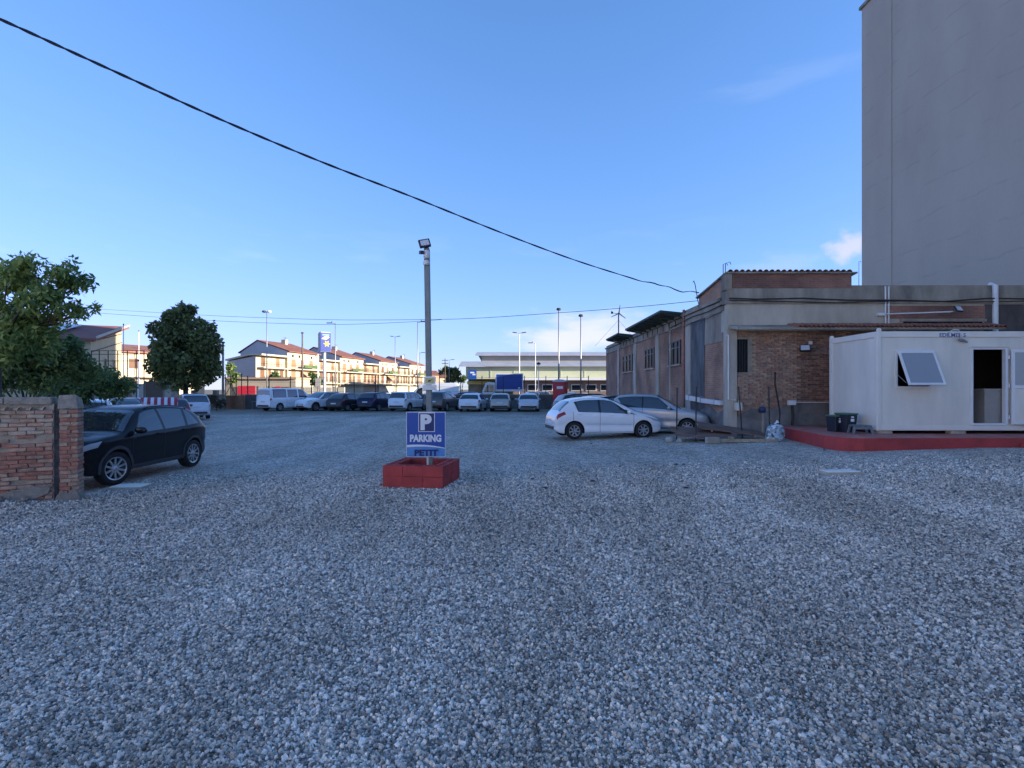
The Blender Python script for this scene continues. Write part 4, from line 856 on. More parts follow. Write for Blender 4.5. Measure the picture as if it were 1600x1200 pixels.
SPECS['minivan'] = dict(L=4.85, W=1.92, ra=.95, fa=3.95, wr=.335, ww=.22, nsp=6, rimf=.64, tum=.13,
    top=[(0, .62), (.01, .95), (.03, 1.30), (.07, 1.80), (.16, 1.90), (.5, 1.94), (1.5, 1.95), (2.9, 1.95), (3.3, 1.90), (3.7, 1.64), (4.1, 1.34), (4.3, 1.22), (4.6, 1.06), (4.75, .92), (4.82, .75), (4.85, .58)],
    belt=[(0, 1.14), (4.0, 1.12), (4.85, .9)], sill=SL(4.85, .26), plan=[(0, .9), (.03, .94), (.12, .975), (.4, .99), (.9, 1), (3.7, 1), (4.3, .95), (4.6, .87), (4.78, .76), (4.85, .62)],
    ws=(3.3, 4.22), rw=(.036, .066), win=[((2.9, 3.95), (3.95, 3.95), (3.42, 3.12), (2.9, 3.1)), ((1.75, 3.95), (2.75, 3.95), (2.75, 3.14), (1.75, 3.14)), ((.35, 3.95), (1.55, 3.95), (1.55, 3.14), (.35, 3.14))],
    dlo=((.3, 3.97), (1.6, 3.97), (1.6, 3.08), (.3, 3.08)), doors=(3.95, 2.8, 1.65), hl=((4.3, 4.05), (4.74, 4.05), (4.76, 4.8), (4.5, 4.8)), tl=((.015, 4.4), (.13, 4.4), (.13, 5.4), (.015, 5.6)), clad=False, mirror=3.75)
SPECS['cargo'] = dict(L=5.9, W=2.02, ra=1.1, fa=4.95, wr=.35, ww=.22, nsp=6, rimf=.6, tum=.06,
    top=[(0, .62), (.01, 1.0), (.03, 1.6), (.06, 2.3), (.15, 2.46), (.5, 2.52), (1.5, 2.54), (3.6, 2.54), (4.1, 2.46), (4.5, 2.1), (4.95, 1.6), (5.2, 1.36), (5.5, 1.2), (5.72, 1.05), (5.86, .8), (5.9, .6)],
    belt=[(0, 1.2), (4.4, 1.25), (5.3, 1.1), (5.9, .9)], sill=SL(5.9, .3), plan=[(0, .94), (.03, .965), (.12, .985), (.4, 1), (.9, 1), (4.6, 1), (5.3, .95), (5.6, .88), (5.82, .76), (5.9, .62)],
    ws=(4.3, 5.15), rw=None, win=[((3.95, 3.95), (4.9, 3.95), (4.5, 3.35), (3.95, 3.4))],
    dlo=None, doors=(4.9, 3.85, 2.5), hl=((5.35, 4.05), (5.74, 4.05), (5.78, 4.8), (5.5, 4.8)), tl=((.015, 4.4), (.1, 4.4), (.1, 5.4), (.015, 5.6)), clad=False, mirror=4.75)

MODELS = {}
def car_model(kind, fine=True):
    if kind in MODELS: return MODELS[kind]
    sp = SPECS[kind]; S = Shape(sp); L = sp['L']; nx = 72 if fine else 44
    e = .5 - .5 * np.cos(np.linspace(0, math.pi, nx)); xsx = (0.55 * e + 0.45 * np.linspace(0, 1, nx)) * L
    us = np.concatenate([np.linspace(0, 3, 9 if fine else 6)[:-1], np.linspace(3, 4, 5)[:-1], np.linspace(4, 9, 15 if fine else 9)[:-1], [9, 10, 11]])
    mb = MB(); vs = []; nu = len(us)
    for x in xsx:
        a = S.sec(x)(us)
        ring = [(x, y, z) for y, z in a] + [(x, -y, z) for y, z in a[-2:0:-1]]
        vs += ring
    nr = 2 * nu - 2; fs = []
    for i in range(nx - 1):
        for k in range(nr): fs.append((i * nr + k, (i + 1) * nr + k, (i + 1) * nr + (k + 1) % nr, i * nr + (k + 1) % nr))
    fs.append(tuple(range(nr))); fs.append(tuple((nx - 1) * nr + k for k in range(nr - 1, -1, -1)))
    mb.add(vs, fs)
    body = mb.mesh('body', [PAINT['white'], M_dark], smooth=True)
    # wheel wells cut into the body
    cut = MB(); Rw = sp['wr'] + .055
    for xa in (sp['ra'], sp['fa']):
        for sd in (1, -1):
            ym = sd * (sp['W'] / 2 - .10)
            cut.lathe([(0, -.22), (Rw, -.22), (Rw, .22), (0, .22)], (xa, ym, sp['wr'] - .0), 'y', 40, 1)
            cut.bx(xa - Rw + .002, xa + Rw - .002, ym - .219, ym + .219, -.1, sp['wr'], 1)
    cme = cut.mesh('cut', [PAINT['white'], M_dark]); cme.polygons.foreach_set('material_index', [1] * len(cme.polygons))
    bo = bpy.data.objects.new('b', body); co_ = bpy.data.objects.new('c', cme); COL.objects.link(bo); COL.objects.link(co_)
    md = bo.modifiers.new('b', 'BOOLEAN'); md.operation = 'DIFFERENCE'; md.object = co_; md.solver = 'EXACT'; md.use_self = True; md.material_mode = 'TRANSFER' if hasattr(md, 'material_mode') else md.material_mode
    dg = bpy.context.evaluated_depsgraph_get(); me = bpy.data.meshes.new_from_object(bo.evaluated_get(dg), preserve_all_data_layers=False)
    bpy.data.objects.remove(bo); bpy.data.objects.remove(co_)
    me.name = 'body'; me.polygons.foreach_set('use_smooth', [True] * len(me.polygons))
    try: me.set_sharp_from_angle(angle=R(38))
    except Exception: pass
    parts = [('body', me, None, (0, 0, 0), 'PAINT')]
    xo = -(sp['ra'] + sp['fa']) / 2
    def add(nm, mbx, mt, par=None, **k): parts.append((nm, mbx.mesh(nm, mt, **k), par, (0, 0, 0), None))
    sm = dict(smooth=True, fixn=True)
    add('windscreen', across(S, sp['ws'][0], sp['ws'][1], 2.55, .004, u1=2.95), M_cglass, **sm)
    if sp['rw']: add('rear_window', across(S, sp['rw'][0], sp['rw'][1], 2.95, .005, u1=2.6), M_cglass, **sm)
    for sd in ((1, -1) if sp['dlo'] else ()): add('window_surround', patch(S, sp['dlo'], .003, 20, 5, sd), M_trim, **sm)
    for q in sp['win']:
        for sd in (1, -1): add('side_window', patch(S, q, .006, 10, 5, sd), M_cglass, **sm)
    for sd in (1, -1):
        add('headlight', patch(S, sp['hl'], .006, 6, 4, sd), M_hl, **sm)
        add('tail_light', patch(S, sp['tl'], .006, 5, 4, sd), M_tl, **sm)
    # bumpers, grille, plates
    zf = S.sill(L - .02); zft = S.top(L - .02)
    W2 = sp['W'] / 2
    gr = MB(); gy = W2 * .42
    for j in range(4):
        zz = zf + .05 + j * (zft - zf - .12) / 3.2; gr.box((L + .004, 0, zz), (.02, gy * 2, .028))
    add('grille', gr, M_trim)
    b_ = MB(); b_.box((L + .012, 0, zf + .13), (.014, .50, .105)); add('number_plate', b_, M_plate)
    zr = .62 if kind in ('audi', 'hatch207', 'swift') else .80
    xr = 0
    for k in range(200):
        x = k * .004
        if S.top(x + 1e-4) >= zr + .05: xr = x; break
    b_ = MB(); b_.box((min(xr, .06) - .018, 0, zr), (.014, .50, .105)); add('number_plate', b_, M_plate)
    b_ = MB(); zs0 = S.sill(0.03)
    b_.box((.0, 0, zs0 + .07), (.05, W2 * 1.45, .13)); add('rear_bumper_insert', b_, M_clad if sp['clad'] else M_trim, bevel=.02)
    b_ = MB(); b_.box((L - .03, 0, zf + .0), (.06, W2 * 1.0, .10)); add('front_bumper_insert', b_, M_trim, bevel=.02)
    # sill cladding and arch trims
    def zrange(x0, x1, u0, u1, off, sd, n=14): return patch(S, ((x0, u1), (x1, u1), (x1, u0), (x0, u0)), off, n, 3, sd)
    if sp['clad']:
        for sd in (1, -1): add('sill_cladding', zrange(sp['ra'] + Rw + .06, sp['fa'] - Rw - .06, 8.0, 9.0, .006, sd), M_clad, **sm)
        for xa in (sp['ra'], sp['fa']):
            for sd in (1, -1):
                ar = MB(); vs = []; n = 18
                for i in range(n + 1):
                    a = R(-12) + (math.pi + R(24)) * i / n
                    for rr_ in (Rw - .004, Rw + .06):
                        x = xa + rr_ * math.cos(a); z = max(sp['wr'] + rr_ * math.sin(a), S.sill(x) + .01)
                        p = S.pt(x, S.sideu(x, z), sd, .008); vs.append(p)
                ar.add(vs, [(2 * i, 2 * i + 1, 2 * i + 3, 2 * i + 2) for i in range(n)])
                add('arch_trim', ar, M_clad, **sm)
    for sd in ((1, -1) if sp.get('strip') else ()): add('rubbing_strip', zrange(sp['ra'] + .42, sp['fa'] - .42, 6.6, 6.8, .008, sd), PAINT['pearl'], **sm)
    # door seams and handles
    for sd in (1, -1):
        for xd in sp['doors']:
            add('door_seam', patch(S, ((xd - .006, 8.3), (xd + .006, 8.3), (xd + .006, 4.02), (xd - .006, 4.02)), .003, 1, 10, sd), M_trim)
        add('door_seam', patch(S, ((sp['doors'][-1], 8.36), (sp['doors'][0], 8.36), (sp['doors'][0], 8.28), (sp['doors'][-1], 8.28)), .003, 10, 1, sd), M_trim)
    if kind != 'cargo':
        for xd in (sp['doors'][0] - .84, sp['doors'][1] - .72):
            for sd in (1, -1):
                p = S.pt(xd, 4.7, sd, .018); b_ = MB(); b_.box(p, (.17, .03, .032)); parts.append(('door_handle', b_.mesh('door_handle', PAINT['white'], bevel=.008), None, (0, 0, 0), 'PAINT'))
    for sd in (1, -1):
        p = S.pt(sp['mirror'], 3.95, sd, 0); b_ = MB()
        c = p + Vector((.03, sd * .13, .07)); mb2 = MB(); prof = [(0, -.12), (.045, -.115), (.068, -.07), (.075, 0), (.068, .07), (.045, .11), (0, .12)]
        mb2.lathe(prof, (0, 0, 0), 'y', 10); mb2.v = [(v[0] * .9 + c.x, v[1] + c.y, v[2] + c.z) for v in mb2.v]
        parts.append(('door_mirror', mb2.mesh('door_mirror', PAINT['white'], smooth=True), None, (0, 0, 0), 'PAINT' if kind in ('hatch207', 'swift') else None))
        if kind not in ('hatch207', 'swift'): parts[-1][1].materials[0] = M_trim
    if sp.get('rails'):
        for sd in (1, -1):
            pts = [S.pt(x, 2.75, sd, o_) for x, o_ in ((.75, .0), (.85, .04), (1.4, .045), (2.1, .04), (2.25, .0))]; b_ = MB(); b_.tube(pts, .014, 6); add('roof_rail', b_, M_trim, smooth=True)
    ty, rm = wheel_meshes(sp['wr'], sp['ww'], sp['nsp'], sp['rimf'], M_rim if kind in ('audi', 'suv') else M_rimd, 30 if fine else 18)
    MODELS[kind] = (sp, parts, ty, rm, xo, S); return MODELS[kind]

def car(kind, label, colour, x, y, heading, scale=1.0, z=None, group=None, name='parked_car', cat='car', fine=False, simple=False, steer=0):
    sp, parts, ty, rm, xo, S = car_model(kind, fine)
    pm = PAINT[colour]
    if z is None: z = g(x, y)
    t = thing(name, label, cat, (x, y, z - .01), heading, group)
    t.scale = (scale,) * 3
    for nm, me, par, loc, pk in parts:
        if simple and nm in ('door_seam', 'door_handle', 'roof_rail', 'arch_trim'): continue
        o = obj(nm, me, t, (xo, 0, 0))
        if pk == 'PAINT':
            o.material_slots[0].link = 'OBJECT'; o.material_slots[0].material = pm
    for xa, st in ((sp['ra'], 0), (sp['fa'], steer)):
        for sd in (1, -1):
            w = obj('wheel', ty, t, (xo + xa, sd * (sp['W'] / 2 - sp['ww'] * .5 - .012), sp['wr']), (0, rng.uniform(0, 3), 0 if sd > 0 else math.pi))
            if st: w.rotation_euler[2] += R(st)
            obj('rim', rm, w)
    return t
LOT = 'cars parked on the gravel lot'
# near left: black compact SUV, nose to the camera
car('audi', 'shiny black compact SUV parked nose out beside the brick wall', 'black', -8.93, 12.27, R(-90.4), fine=True, z=-.10, group=LOT, steer=-14)
car('hatch207', 'white five door hatchback parked side on before the brick workshop', 'white', 3.30, 19.78, R(9.0), fine=True, group=LOT)
car('swift', 'silver small hatchback nosed in behind the white hatchback', 'silver', 5.62, 21.0, R(-20), fine=True, group=LOT)
# cars behind the black SUV, tails to the camera side
car('suv', 'white car with sloping rear glass, behind the brick pier', 'white', PX(150, 21.8), 21.8, R(118), .9, z=0.0, group=LOT)
car('sedan', 'dark saloon car half hidden behind the black SUV', 'navy', PX(192, 24.6), 24.6, R(122), 1.0, z=0.0, group=LOT)
car('hatch207', 'small dull red hatchback beside the striped cover', 'red', PX(269, 30.4), 30.4, R(124), .95, z=.0, group=LOT)
car('mpv', 'silver white tall hatchback parked tail out at the left of the lot', 'pearl', PX(299, 34.2), 34.2, R(128), .95, z=0.0, group=LOT)
# far row along the fence
YR = 46.0
def far(kind, label, col, px, y, hd, sc=1.0, **k): return car(kind, label, col, PX(px, y), y, R(hd), sc, z=0.0, group=k.pop('group', LOT), **k)
far('minivan', 'white passenger van seen from its rear corner, left end of the far row', 'white', 449, 47.2, 62, 1.0, name='parked_van', cat='van')
far('suv', 'white SUV facing the camera in the far row, next to the white van', 'white', 501, 47.0, -118, 1.0)
far('hatch207', 'dark grey hatchback in the far row beside the white front-facing SUV', 'dkgrey', 547, 46.8, 66, 1.05)
far('suv', 'black SUV with pale number plate left of the white rear-facing car', 'navy', 592, 46.8, 72, .98)
far('mpv', 'white tall car seen from behind, just left of the sign pole', 'white', 638, 46.4, 72, 1.0)
far('suv', 'brown grey off-road car seen from behind, just right of the sign pole', 'brown', 692, 46.6, 76, 1.04)
far('hatch207', 'white compact car seen from behind, left of three pale ones in a row', 'white', 740, 46.0, 82, 1.04)
far('suv', 'sand coloured compact SUV between two white cars in the far row', 'beige', 783, 46.0, 88, .93)
far('hatch207', 'silver white hatchback at the right end of the far row', 'pearl', 825, 46.0, 90, 1.03)
# cars right of the far row, along the workshop wall, behind the white hatchback
far('suv', 'dark grey car with sloping tail behind the white hatchback, near the red toilet', 'dkgrey', 918, 34.5, 14, .97)
far('hatch207', 'pale blue grey car roof just above the white hatchback', 'pearl', 948, 29.3, 8, 1.03)
far('suv', 'black car behind the silver small hatchback', 'black', 985, 25.6, 2, .95)
far('suv', 'dark SUV standing before the far end of the brick workshop', 'dkgrey', 938, 44.0, -10, .92)
# beyond the fence
BEY = 'vehicles beyond the fence'
far('sedan', 'white saloon side on beyond the fence, above the black SUV', 'white', 603, 57.0, 172, 1.0, group=BEY, simple=True)
far('cargo', 'big white cargo van beyond the fence, behind the sign pole', 'white', 676, 58.5, 178, 1.0, group=BEY, name='parked_van', cat='van', simple=True)
far('mpv', 'violet blue car beyond the fence, right of the big white van', 'blue', 722, 55.5, 184, .95, group=BEY, simple=True)
far('suv', 'white SUV far beyond the fence, right of the blue billboard', 'white', 833, 66.0, -80, .95, group=BEY, simple=True)
far('mpv', 'pale car far beyond the fence, between lamp post and red toilet', 'pearl', 850, 67.0, -88, .95, group=BEY, simple=True)
far('suv', 'white car far beyond the fence, right of the red toilet', 'white', 893, 67.0, -70, .92, group=BEY, simple=True)
far('sedan', 'white saloon far beyond the fence, half hidden by the dark tail car', 'pearl', 908, 70.0, 175, .92, group=BEY, simple=True)
far('sedan', 'grey car beyond the fence, left of the white saloon', 'silver', 570, 60.0, 170, .95, group=BEY, simple=True)
# ------------------------------------------------------------------ old brick wall on the left
wr_ = R(25); bw = thing('old_brick_wall', 'crumbling old brick boundary wall with end pier at the left edge', 'wall', (-7.70, 9.56, -.12), wr_)
MB().bx(-3.2, -.36, .03, .26, 0, 1.72).build('wall_core', M_mortar, bw)
MB().bx(-.26, -.03, -.03, .26, 0, 1.72).build('pier_core', M_mortar, bw)
MB().bx(-.36, -.255, .045, .25, 0, 1.70).build('joint_shade', mat('shaded_joint', (.085, .075, .07), .95, var=.5, vscale=12, bump=.8, bscale=40), bw)  # recess between wall and pier, its shade put into the dark colour
rq = random.Random(21); bsh = {}
def lay(x0, x1, z, y, key):
    L = round(x1 - x0, 2)
    k = (L, key)
    if k not in bsh: bsh[k] = brick_mesh('brick', L, .13, .060, BRL[key], key * 7 + int(L * 100))
    obj('brick', bsh[k], bw, ((x0 + x1) / 2, y + rq.uniform(-.02, .014), z + .031 + rq.uniform(-.004, .004)), (rq.uniform(-.03, .03), rq.uniform(-.02, .02), rq.uniform(-.03, .03)))
for r_ in range(22):
    z = .05 + r_ * .071; x = -.365 - (0 if r_ % 2 else .12) 
    if r_ % 2 == 0: lay(-.365 - .115, -.37, z, .06, rq.randrange(6))
    while x > -2.55:
        L = rq.choice((.22, .24, .25, .24)); 
        pale = r_ > 15
        key = rq.choice((1, 2, 4, 4, 2, 1)) if pale else (rq.choice((0, 3, 0, 1, 5, 0)) if r_ > 5 else rq.choice((5, 2, 1, 5, 3)))
        # spalled bricks leave mortar showing
        if rq.random() > (.06 if not (r_ in (14, 15)) else .5): lay(x - L + .012, x, z, .055, key)
        x -= L
    for (a, b_) in (((-.26, -.145), (-.14, .0)) if r_ % 2 else ((-.26, -.10), (-.095, .0))):
        kk = (round(b_ - a, 3), 'p', rq.choice((0, 3, 5, 1, 2, 0)))
        if kk not in bsh: bsh[kk] = brick_mesh('brick', b_ - a, .34, .062, BRL[kk[2]], kk[2] * 5)
        obj('brick', bsh[kk], bw, ((a + b_) / 2 + rq.uniform(-.006, .006), .105 + rq.uniform(-.012, .01), z + .033), (0, rq.uniform(-.02, .02), rq.uniform(-.02, .02)))
M_foot0 = mat('rough_cap', (.36, .32, .26), .95, col2=(.22, .20, .165), vscale=9, bump=1.0, bscale=30)
for k, (a, b_) in enumerate(((-1.02, -.38), (-1.75, -1.03), (-2.45, -1.76), (-3.2, -2.46))): MB().bx(a, b_, -.02, .28, 1.70, 1.83).build('coping_slab', M_foot0, bw, bevel=.012)
MB().add([(-.29, -.07, 1.62), (.0, -.07, 1.62), (.02, .28, 1.62), (-.30, .28, 1.62), (-.27, -.05, 1.86), (-.03, -.04, 1.88), (-.02, .25, 1.80), (-.28, .26, 1.87)], [(0, 1, 2, 3), (4, 5, 6, 7), (0, 1, 5, 4), (1, 2, 6, 5), (2, 3, 7, 6), (3, 0, 4, 7)]).build('pier_cap', M_foot0, bw, bevel=.012)
ft = [(-3.2, 0), (-3.2, .20), (-2.4, .15), (-2.0, .19), (-1.5, .12), (-1.15, .17), (-.9, .24), (-.66, .30), (-.52, .27), (-.44, .33), (-.38, .25), (-.42, .15), (-.62, .06), (-.80, .0)]
M_foot = mat('crumbling_mortar', (.30, .27, .22), .95, col2=(.19, .17, .145), vscale=7, bump=1.0, bscale=28)
MB().prism(ft, -.035, .1, 'y').build('mortar_footing', M_foot, bw, bevel=.012)
MB().prism([(-.33, 0), (-.31, .06), (-.29, .12), (-.21, .19), (-.13, .15), (-.04, .21), (-.0, .15), (.03, .08), (.05, 0)], -.085, .2, 'y').build('pier_footing', M_foot, bw, bevel=.012)
# broken cobs of tile under the coping
for k in range(9):
    x = -.5 - k * .17; mb = MB(); mb.prism([(x, 1.60), (x - .11, 1.655), (x - .05, 1.63), (x + .03, 1.66)], -.05, .05, 'y'); mb.build('tile_shard', BRL[4], bw)
rb = [(-.72, -.10, .06, 'fist sized lump of mortar in the hole at the foot of the old brick wall'), (.13, -.02, .045, 'small lump of mortar at the right foot of the brick pier'), (-1.05, -.13, .075, 'largest loose lump of mortar below the old brick wall')]
for k, (x, y, r_, lb) in enumerate(rb):
    q = MB(); q.lathe([(0, -r_ * .7), (r_ * .8, -r_ * .4), (r_, .1 * r_), (r_ * .6, r_ * .6), (0, r_ * .7)], (0, 0, 0), 'z', 7); me = q.mesh('rubble', M_foot)
    for v in me.vertices: v.co += Vector((rq.uniform(-.3, .3), rq.uniform(-.3, .3), rq.uniform(-.3, .3))) * r_ * .5
    wp = Matrix.Rotation(wr_, 4, 'Z') @ Vector((x, y, 0)) + bw.location
    tag(obj('rubble_stone', me, None, (wp.x, wp.y, g(wp.x, wp.y) + r_ * .35)), lb, 'rubble', 'rubble at the wall foot')

# ------------------------------------------------------------------ foliage
def leaf_mat(name, c1, c2, sc=1.2):
    m = bpy.data.materials.new(name); m.use_nodes = True; n = m.node_tree.nodes; l = m.node_tree.links; b = n['Principled BSDF']; b.inputs['Roughness'].default_value = .5; b.inputs['Specular IOR Level'].default_value = .4
    geo = n.new('ShaderNodeNewGeometry'); t = n.new('ShaderNodeTexNoise'); t.inputs['Scale'].default_value = sc; t.inputs['Detail'].default_value = 5; l.new(geo.outputs['Position'], t.inputs['Vector'])
    ad = n.new('ShaderNodeMath'); ad.operation = 'MULTIPLY_ADD'; ad.inputs[1].default_value = .35; l.new(geo.outputs['Random Per Island'], ad.inputs[0]); l.new(t.outputs['Fac'], ad.inputs[2])
    r = n.new('ShaderNodeValToRGB'); r.color_ramp.elements[0].position = .45; r.color_ramp.elements[0].color = (*c1, 1); r.color_ramp.elements[1].position = .85; r.color_ramp.elements[1].color = (*c2, 1)
    l.new(ad.outputs[0], r.inputs['Fac']); l.new(r.outputs['Color'], b.inputs['Base Color'])
    tr = n.new('ShaderNodeBsdfTranslucent'); l.new(r.outputs['Color'], tr.inputs['Color']); mx_ = n.new('ShaderNodeMixShader'); mx_.inputs[0].default_value = .35
    l.new(b.outputs[0], mx_.inputs[1]); l.new(tr.outputs[0], mx_.inputs[2]); l.new(mx_.outputs[0], n['Material Output'].inputs['Surface'])
    return m
M_leaf1 = leaf_mat('leaf_loquat', (.10, .185, .055), (.32, .40, .12)); M_leaf2 = leaf_mat('leaf_dark', (.07, .14, .055), (.19, .26, .09)); M_leaf3 = leaf_mat('leaf_round', (.075, .105, .040), (.25, .26, .09), .8)
M_bark = mat('bark', (.10, .08, .065), .95, var=.3, vscale=6, bump=.6, bscale=20)
def leaves(name, cen, L, W, mt, parent, droop=.35, wdir=None):
    n = len(cen); d = rng.normal(size=(n, 3)); d[:, 2] -= droop
    if wdir is not None: d = d * .6 + wdir
    d /= np.linalg.norm(d, axis=1)[:, None]; nn = rng.normal(size=(n, 3)); nn[:, 2] += 1.0
    s = np.cross(d, nn); s /= np.linalg.norm(s, axis=1)[:, None] + 1e-9; up = np.cross(s, d)
    l = L * rng.uniform(.65, 1.25, (n, 1)); w = W * rng.uniform(.7, 1.2, (n, 1))
    v = np.stack([cen, cen + d * l * .45 + s * w - up * w * .3, cen + d * l - up * l * .15, cen + d * l * .45 - s * w - up * w * .3], 1).reshape(-1, 3)
    o0 = np.array(parent.location); v = v - o0
    me = bpy.data.meshes.new(name); me.vertices.add(4 * n); me.vertices.foreach_set('co', v.astype(np.float32).ravel())
    me.loops.add(4 * n); me.loops.foreach_set('vertex_index', np.arange(4 * n, dtype=np.int32)); me.polygons.add(n); me.polygons.foreach_set('loop_start', np.arange(0, 4 * n, 4, dtype=np.int32))
    me.materials.append(mt); me.update(calc_edges=True); me.validate()
    return obj(name, me, parent)
def crown_pts(blobs, n, sub=14, subr=.33, shell=.55):
    """points gathered on many small clumps inside each blob; blobs = (centre, (rx,ry,rz))"""
    vol = np.array([b[1][0] * b[1][2] for b in blobs]); cnt = (vol / vol.sum() * n).astype(int); out = []; clumps = []
    for (c, r), k in zip(blobs, cnt):
        r = np.array(r); cs = rng.normal(size=(sub, 3)); cs /= np.linalg.norm(cs, axis=1)[:, None]; cs *= rng.uniform(shell, 1.0, (sub, 1)); cl = np.array(c) + cs * r * .80
        clumps += list(cl); i = rng.integers(0, sub, k); q = rng.normal(size=(k, 3)); q /= np.linalg.norm(q, axis=1)[:, None]; q *= rng.uniform(.3, 1, (k, 1)) ** .5
        out.append(cl[i] + q * r.mean() * subr * rng.uniform(.6, 1.15, (sub, 1))[i])
    return np.concatenate(out), clumps
def tree(label, base, blobs, n, L, W, mt, trunk_r, name='broadleaf_tree', cat='tree', group=None, droop=.35, sub=14, subr=.33, shell=.55, nl=None, fork=None):
    t = thing(name, label, cat, base, 0, group); pts, cl = crown_pts(blobs, n, sub, subr, shell); leaves('crown', pts, L, W, mt, t, droop)
    mb = MB(); b = Vector(base); cm = Vector(np.mean([c for c, r in blobs], axis=0)); fk = Vector(fork) if fork else b + (cm - b) * .45
    mb.tube([b - Vector((0, 0, .1)), b + (fk - b) * .5 + Vector((.03, .02, 0)), fk], [trunk_r, trunk_r * .85, trunk_r * .7], 8)
    mb.build('trunk', M_bark, t, True, smooth=True)
    mb = MB(); rq2 = random.Random(int(abs(base[0]) * 100)); sel = cl if nl is None else rq2.sample(cl, min(nl, len(cl)))
    for c in sel:
        c = Vector(c); mid = fk + (c - fk) * .5 + Vector((rq2.uniform(-.1, .1), rq2.uniform(-.1, .1), .12)) * (c - fk).length * .5
        mb.tube([fk + Vector((0, 0, -.05)), mid, c], [trunk_r * .42, trunk_r * .2, trunk_r * .06], 5, cap=False)
    mb.build('limbs', M_bark, t, True, smooth=True)
    return t
def B(px, py, Y, r, ry=None, rz=None): p = P(px, py, Y); s = Y / F; return ((p.x, p.y, p.z), (r * s, (ry or r) * s, (rz or r) * s))
tree('leafy tree with long drooping leaves rising behind the old brick wall', (PX(-10, 13.0), 13.0, -.1),
     [B(36, 418, 12.6, 34, 34, 42), B(100, 428, 12.8, 36, 34, 28), B(15, 452, 12.6, 42), B(62, 462, 12.4, 40), B(132, 438, 12.9, 18), B(120, 488, 13.0, 28, 26, 18), B(20, 500, 12.8, 44), B(70, 505, 13.0, 34), B(-40, 440, 12.8, 50), B(-30, 510, 13.0, 55), B(148, 482, 13, 9), B(5, 540, 12.6, 46), B(60, 535, 12.8, 36)],
     9500, .17, .034, M_leaf1, .11, sub=12, subr=.42, shell=.35, nl=40, fork=tuple(P(-5, 545, 13.0)))
tree('dense dark shrub mass below the leafy tree, over the old brick wall', (PX(40, 15.5), 15.5, -.1),
     [B(30, 545, 14.8, 55, 50, 40), B(95, 550, 15.2, 48, 45, 36), B(-25, 560, 15, 50), B(120, 575, 15.4, 40, 40, 26), B(60, 578, 15.2, 40, 40, 26), B(0, 588, 14.4, 42, 40, 20), B(60, 596, 14.6, 34, 30, 14)], 11000, .15, .042, M_leaf2, .08, name='shrub', cat='shrub', sub=12, subr=.45, nl=12)
tree('low dark bush spreading right of the shrub, behind the parked cars', (PX(160, 19), 19.5, -.1),
     [B(150, 596, 19.4, 34, 40, 26), B(185, 604, 19.8, 26, 30, 20), B(110, 600, 19.2, 34, 40, 24), B(140, 612, 19.6, 40, 30, 16)], 6500, .15, .042, M_leaf2, .05, name='shrub', cat='shrub', sub=12, subr=.45, nl=8)
tree('round dense dark tree behind the silver white tall hatchback', (PX(290, 47), 47, 0),
     [B(288, 510, 47, 44, 44, 34), B(262, 535, 47, 36, 40, 40), B(316, 530, 47, 34, 40, 36), B(290, 560, 46.5, 50, 50, 42), B(255, 575, 47, 28, 34, 28), B(322, 575, 47, 28, 34, 30), B(288, 490, 47, 24, 24, 17), B(290, 596, 46.6, 40, 40, 18)],
     17000, .34, .13, M_leaf3, .26, sub=26, subr=.28, shell=.55, nl=20)
tree('small palm-like tree beside the first cream house', (PX(364, 72), 72, 0), [B(363, 578, 72, 8, 8, 10), B(366, 590, 72, 8, 8, 8)], 700, .5, .12, M_leaf1, .12, name='garden_tree', sub=6, nl=4)
tree('bushy green garden tree before the first cream house', (PX(429, 76), 76, 0), [B(429, 590, 76, 9, 9, 7)], 700, .45, .14, M_leaf2, .12, name='garden_tree', sub=6, nl=4)
tree('dark garden tree behind the tall blue totem sign', (PX(490, 84), 84, 0), [B(489, 590, 84, 8, 8, 9), B(496, 596, 84, 8, 8, 7)], 900, .45, .14, M_leaf2, .12, name='garden_tree', sub=6, nl=4)
tree('grey green tree left of the far warehouse', (PX(704, 118), 118, 0), [B(698, 580, 118, 12, 10, 9), B(712, 582, 118, 9, 9, 8), B(704, 590, 118, 12, 10, 8)], 1500, .7, .2, M_leaf3, .2, name='garden_tree', sub=8, nl=5)
tree('low dark tree on the horizon right of the grey green tree', (PX(722, 125), 125, 0), [B(722, 592, 125, 6, 6, 5)], 500, .7, .2, M_leaf2, .15, name='garden_tree', sub=6, nl=3)
# climbing scrub at the foot of the far wall
tree('dry brown scrub at the gate left of the far row', (PX(338, 46), 46, 0), [B(330, 625, 46, 14, 12, 9), B(345, 630, 46, 12, 10, 8)], 900, .22, .05, leaf_mat('leaf_dry', (.07, .06, .04), (.13, .11, .07)), .04, name='scrub', cat='scrub', sub=8, nl=4)
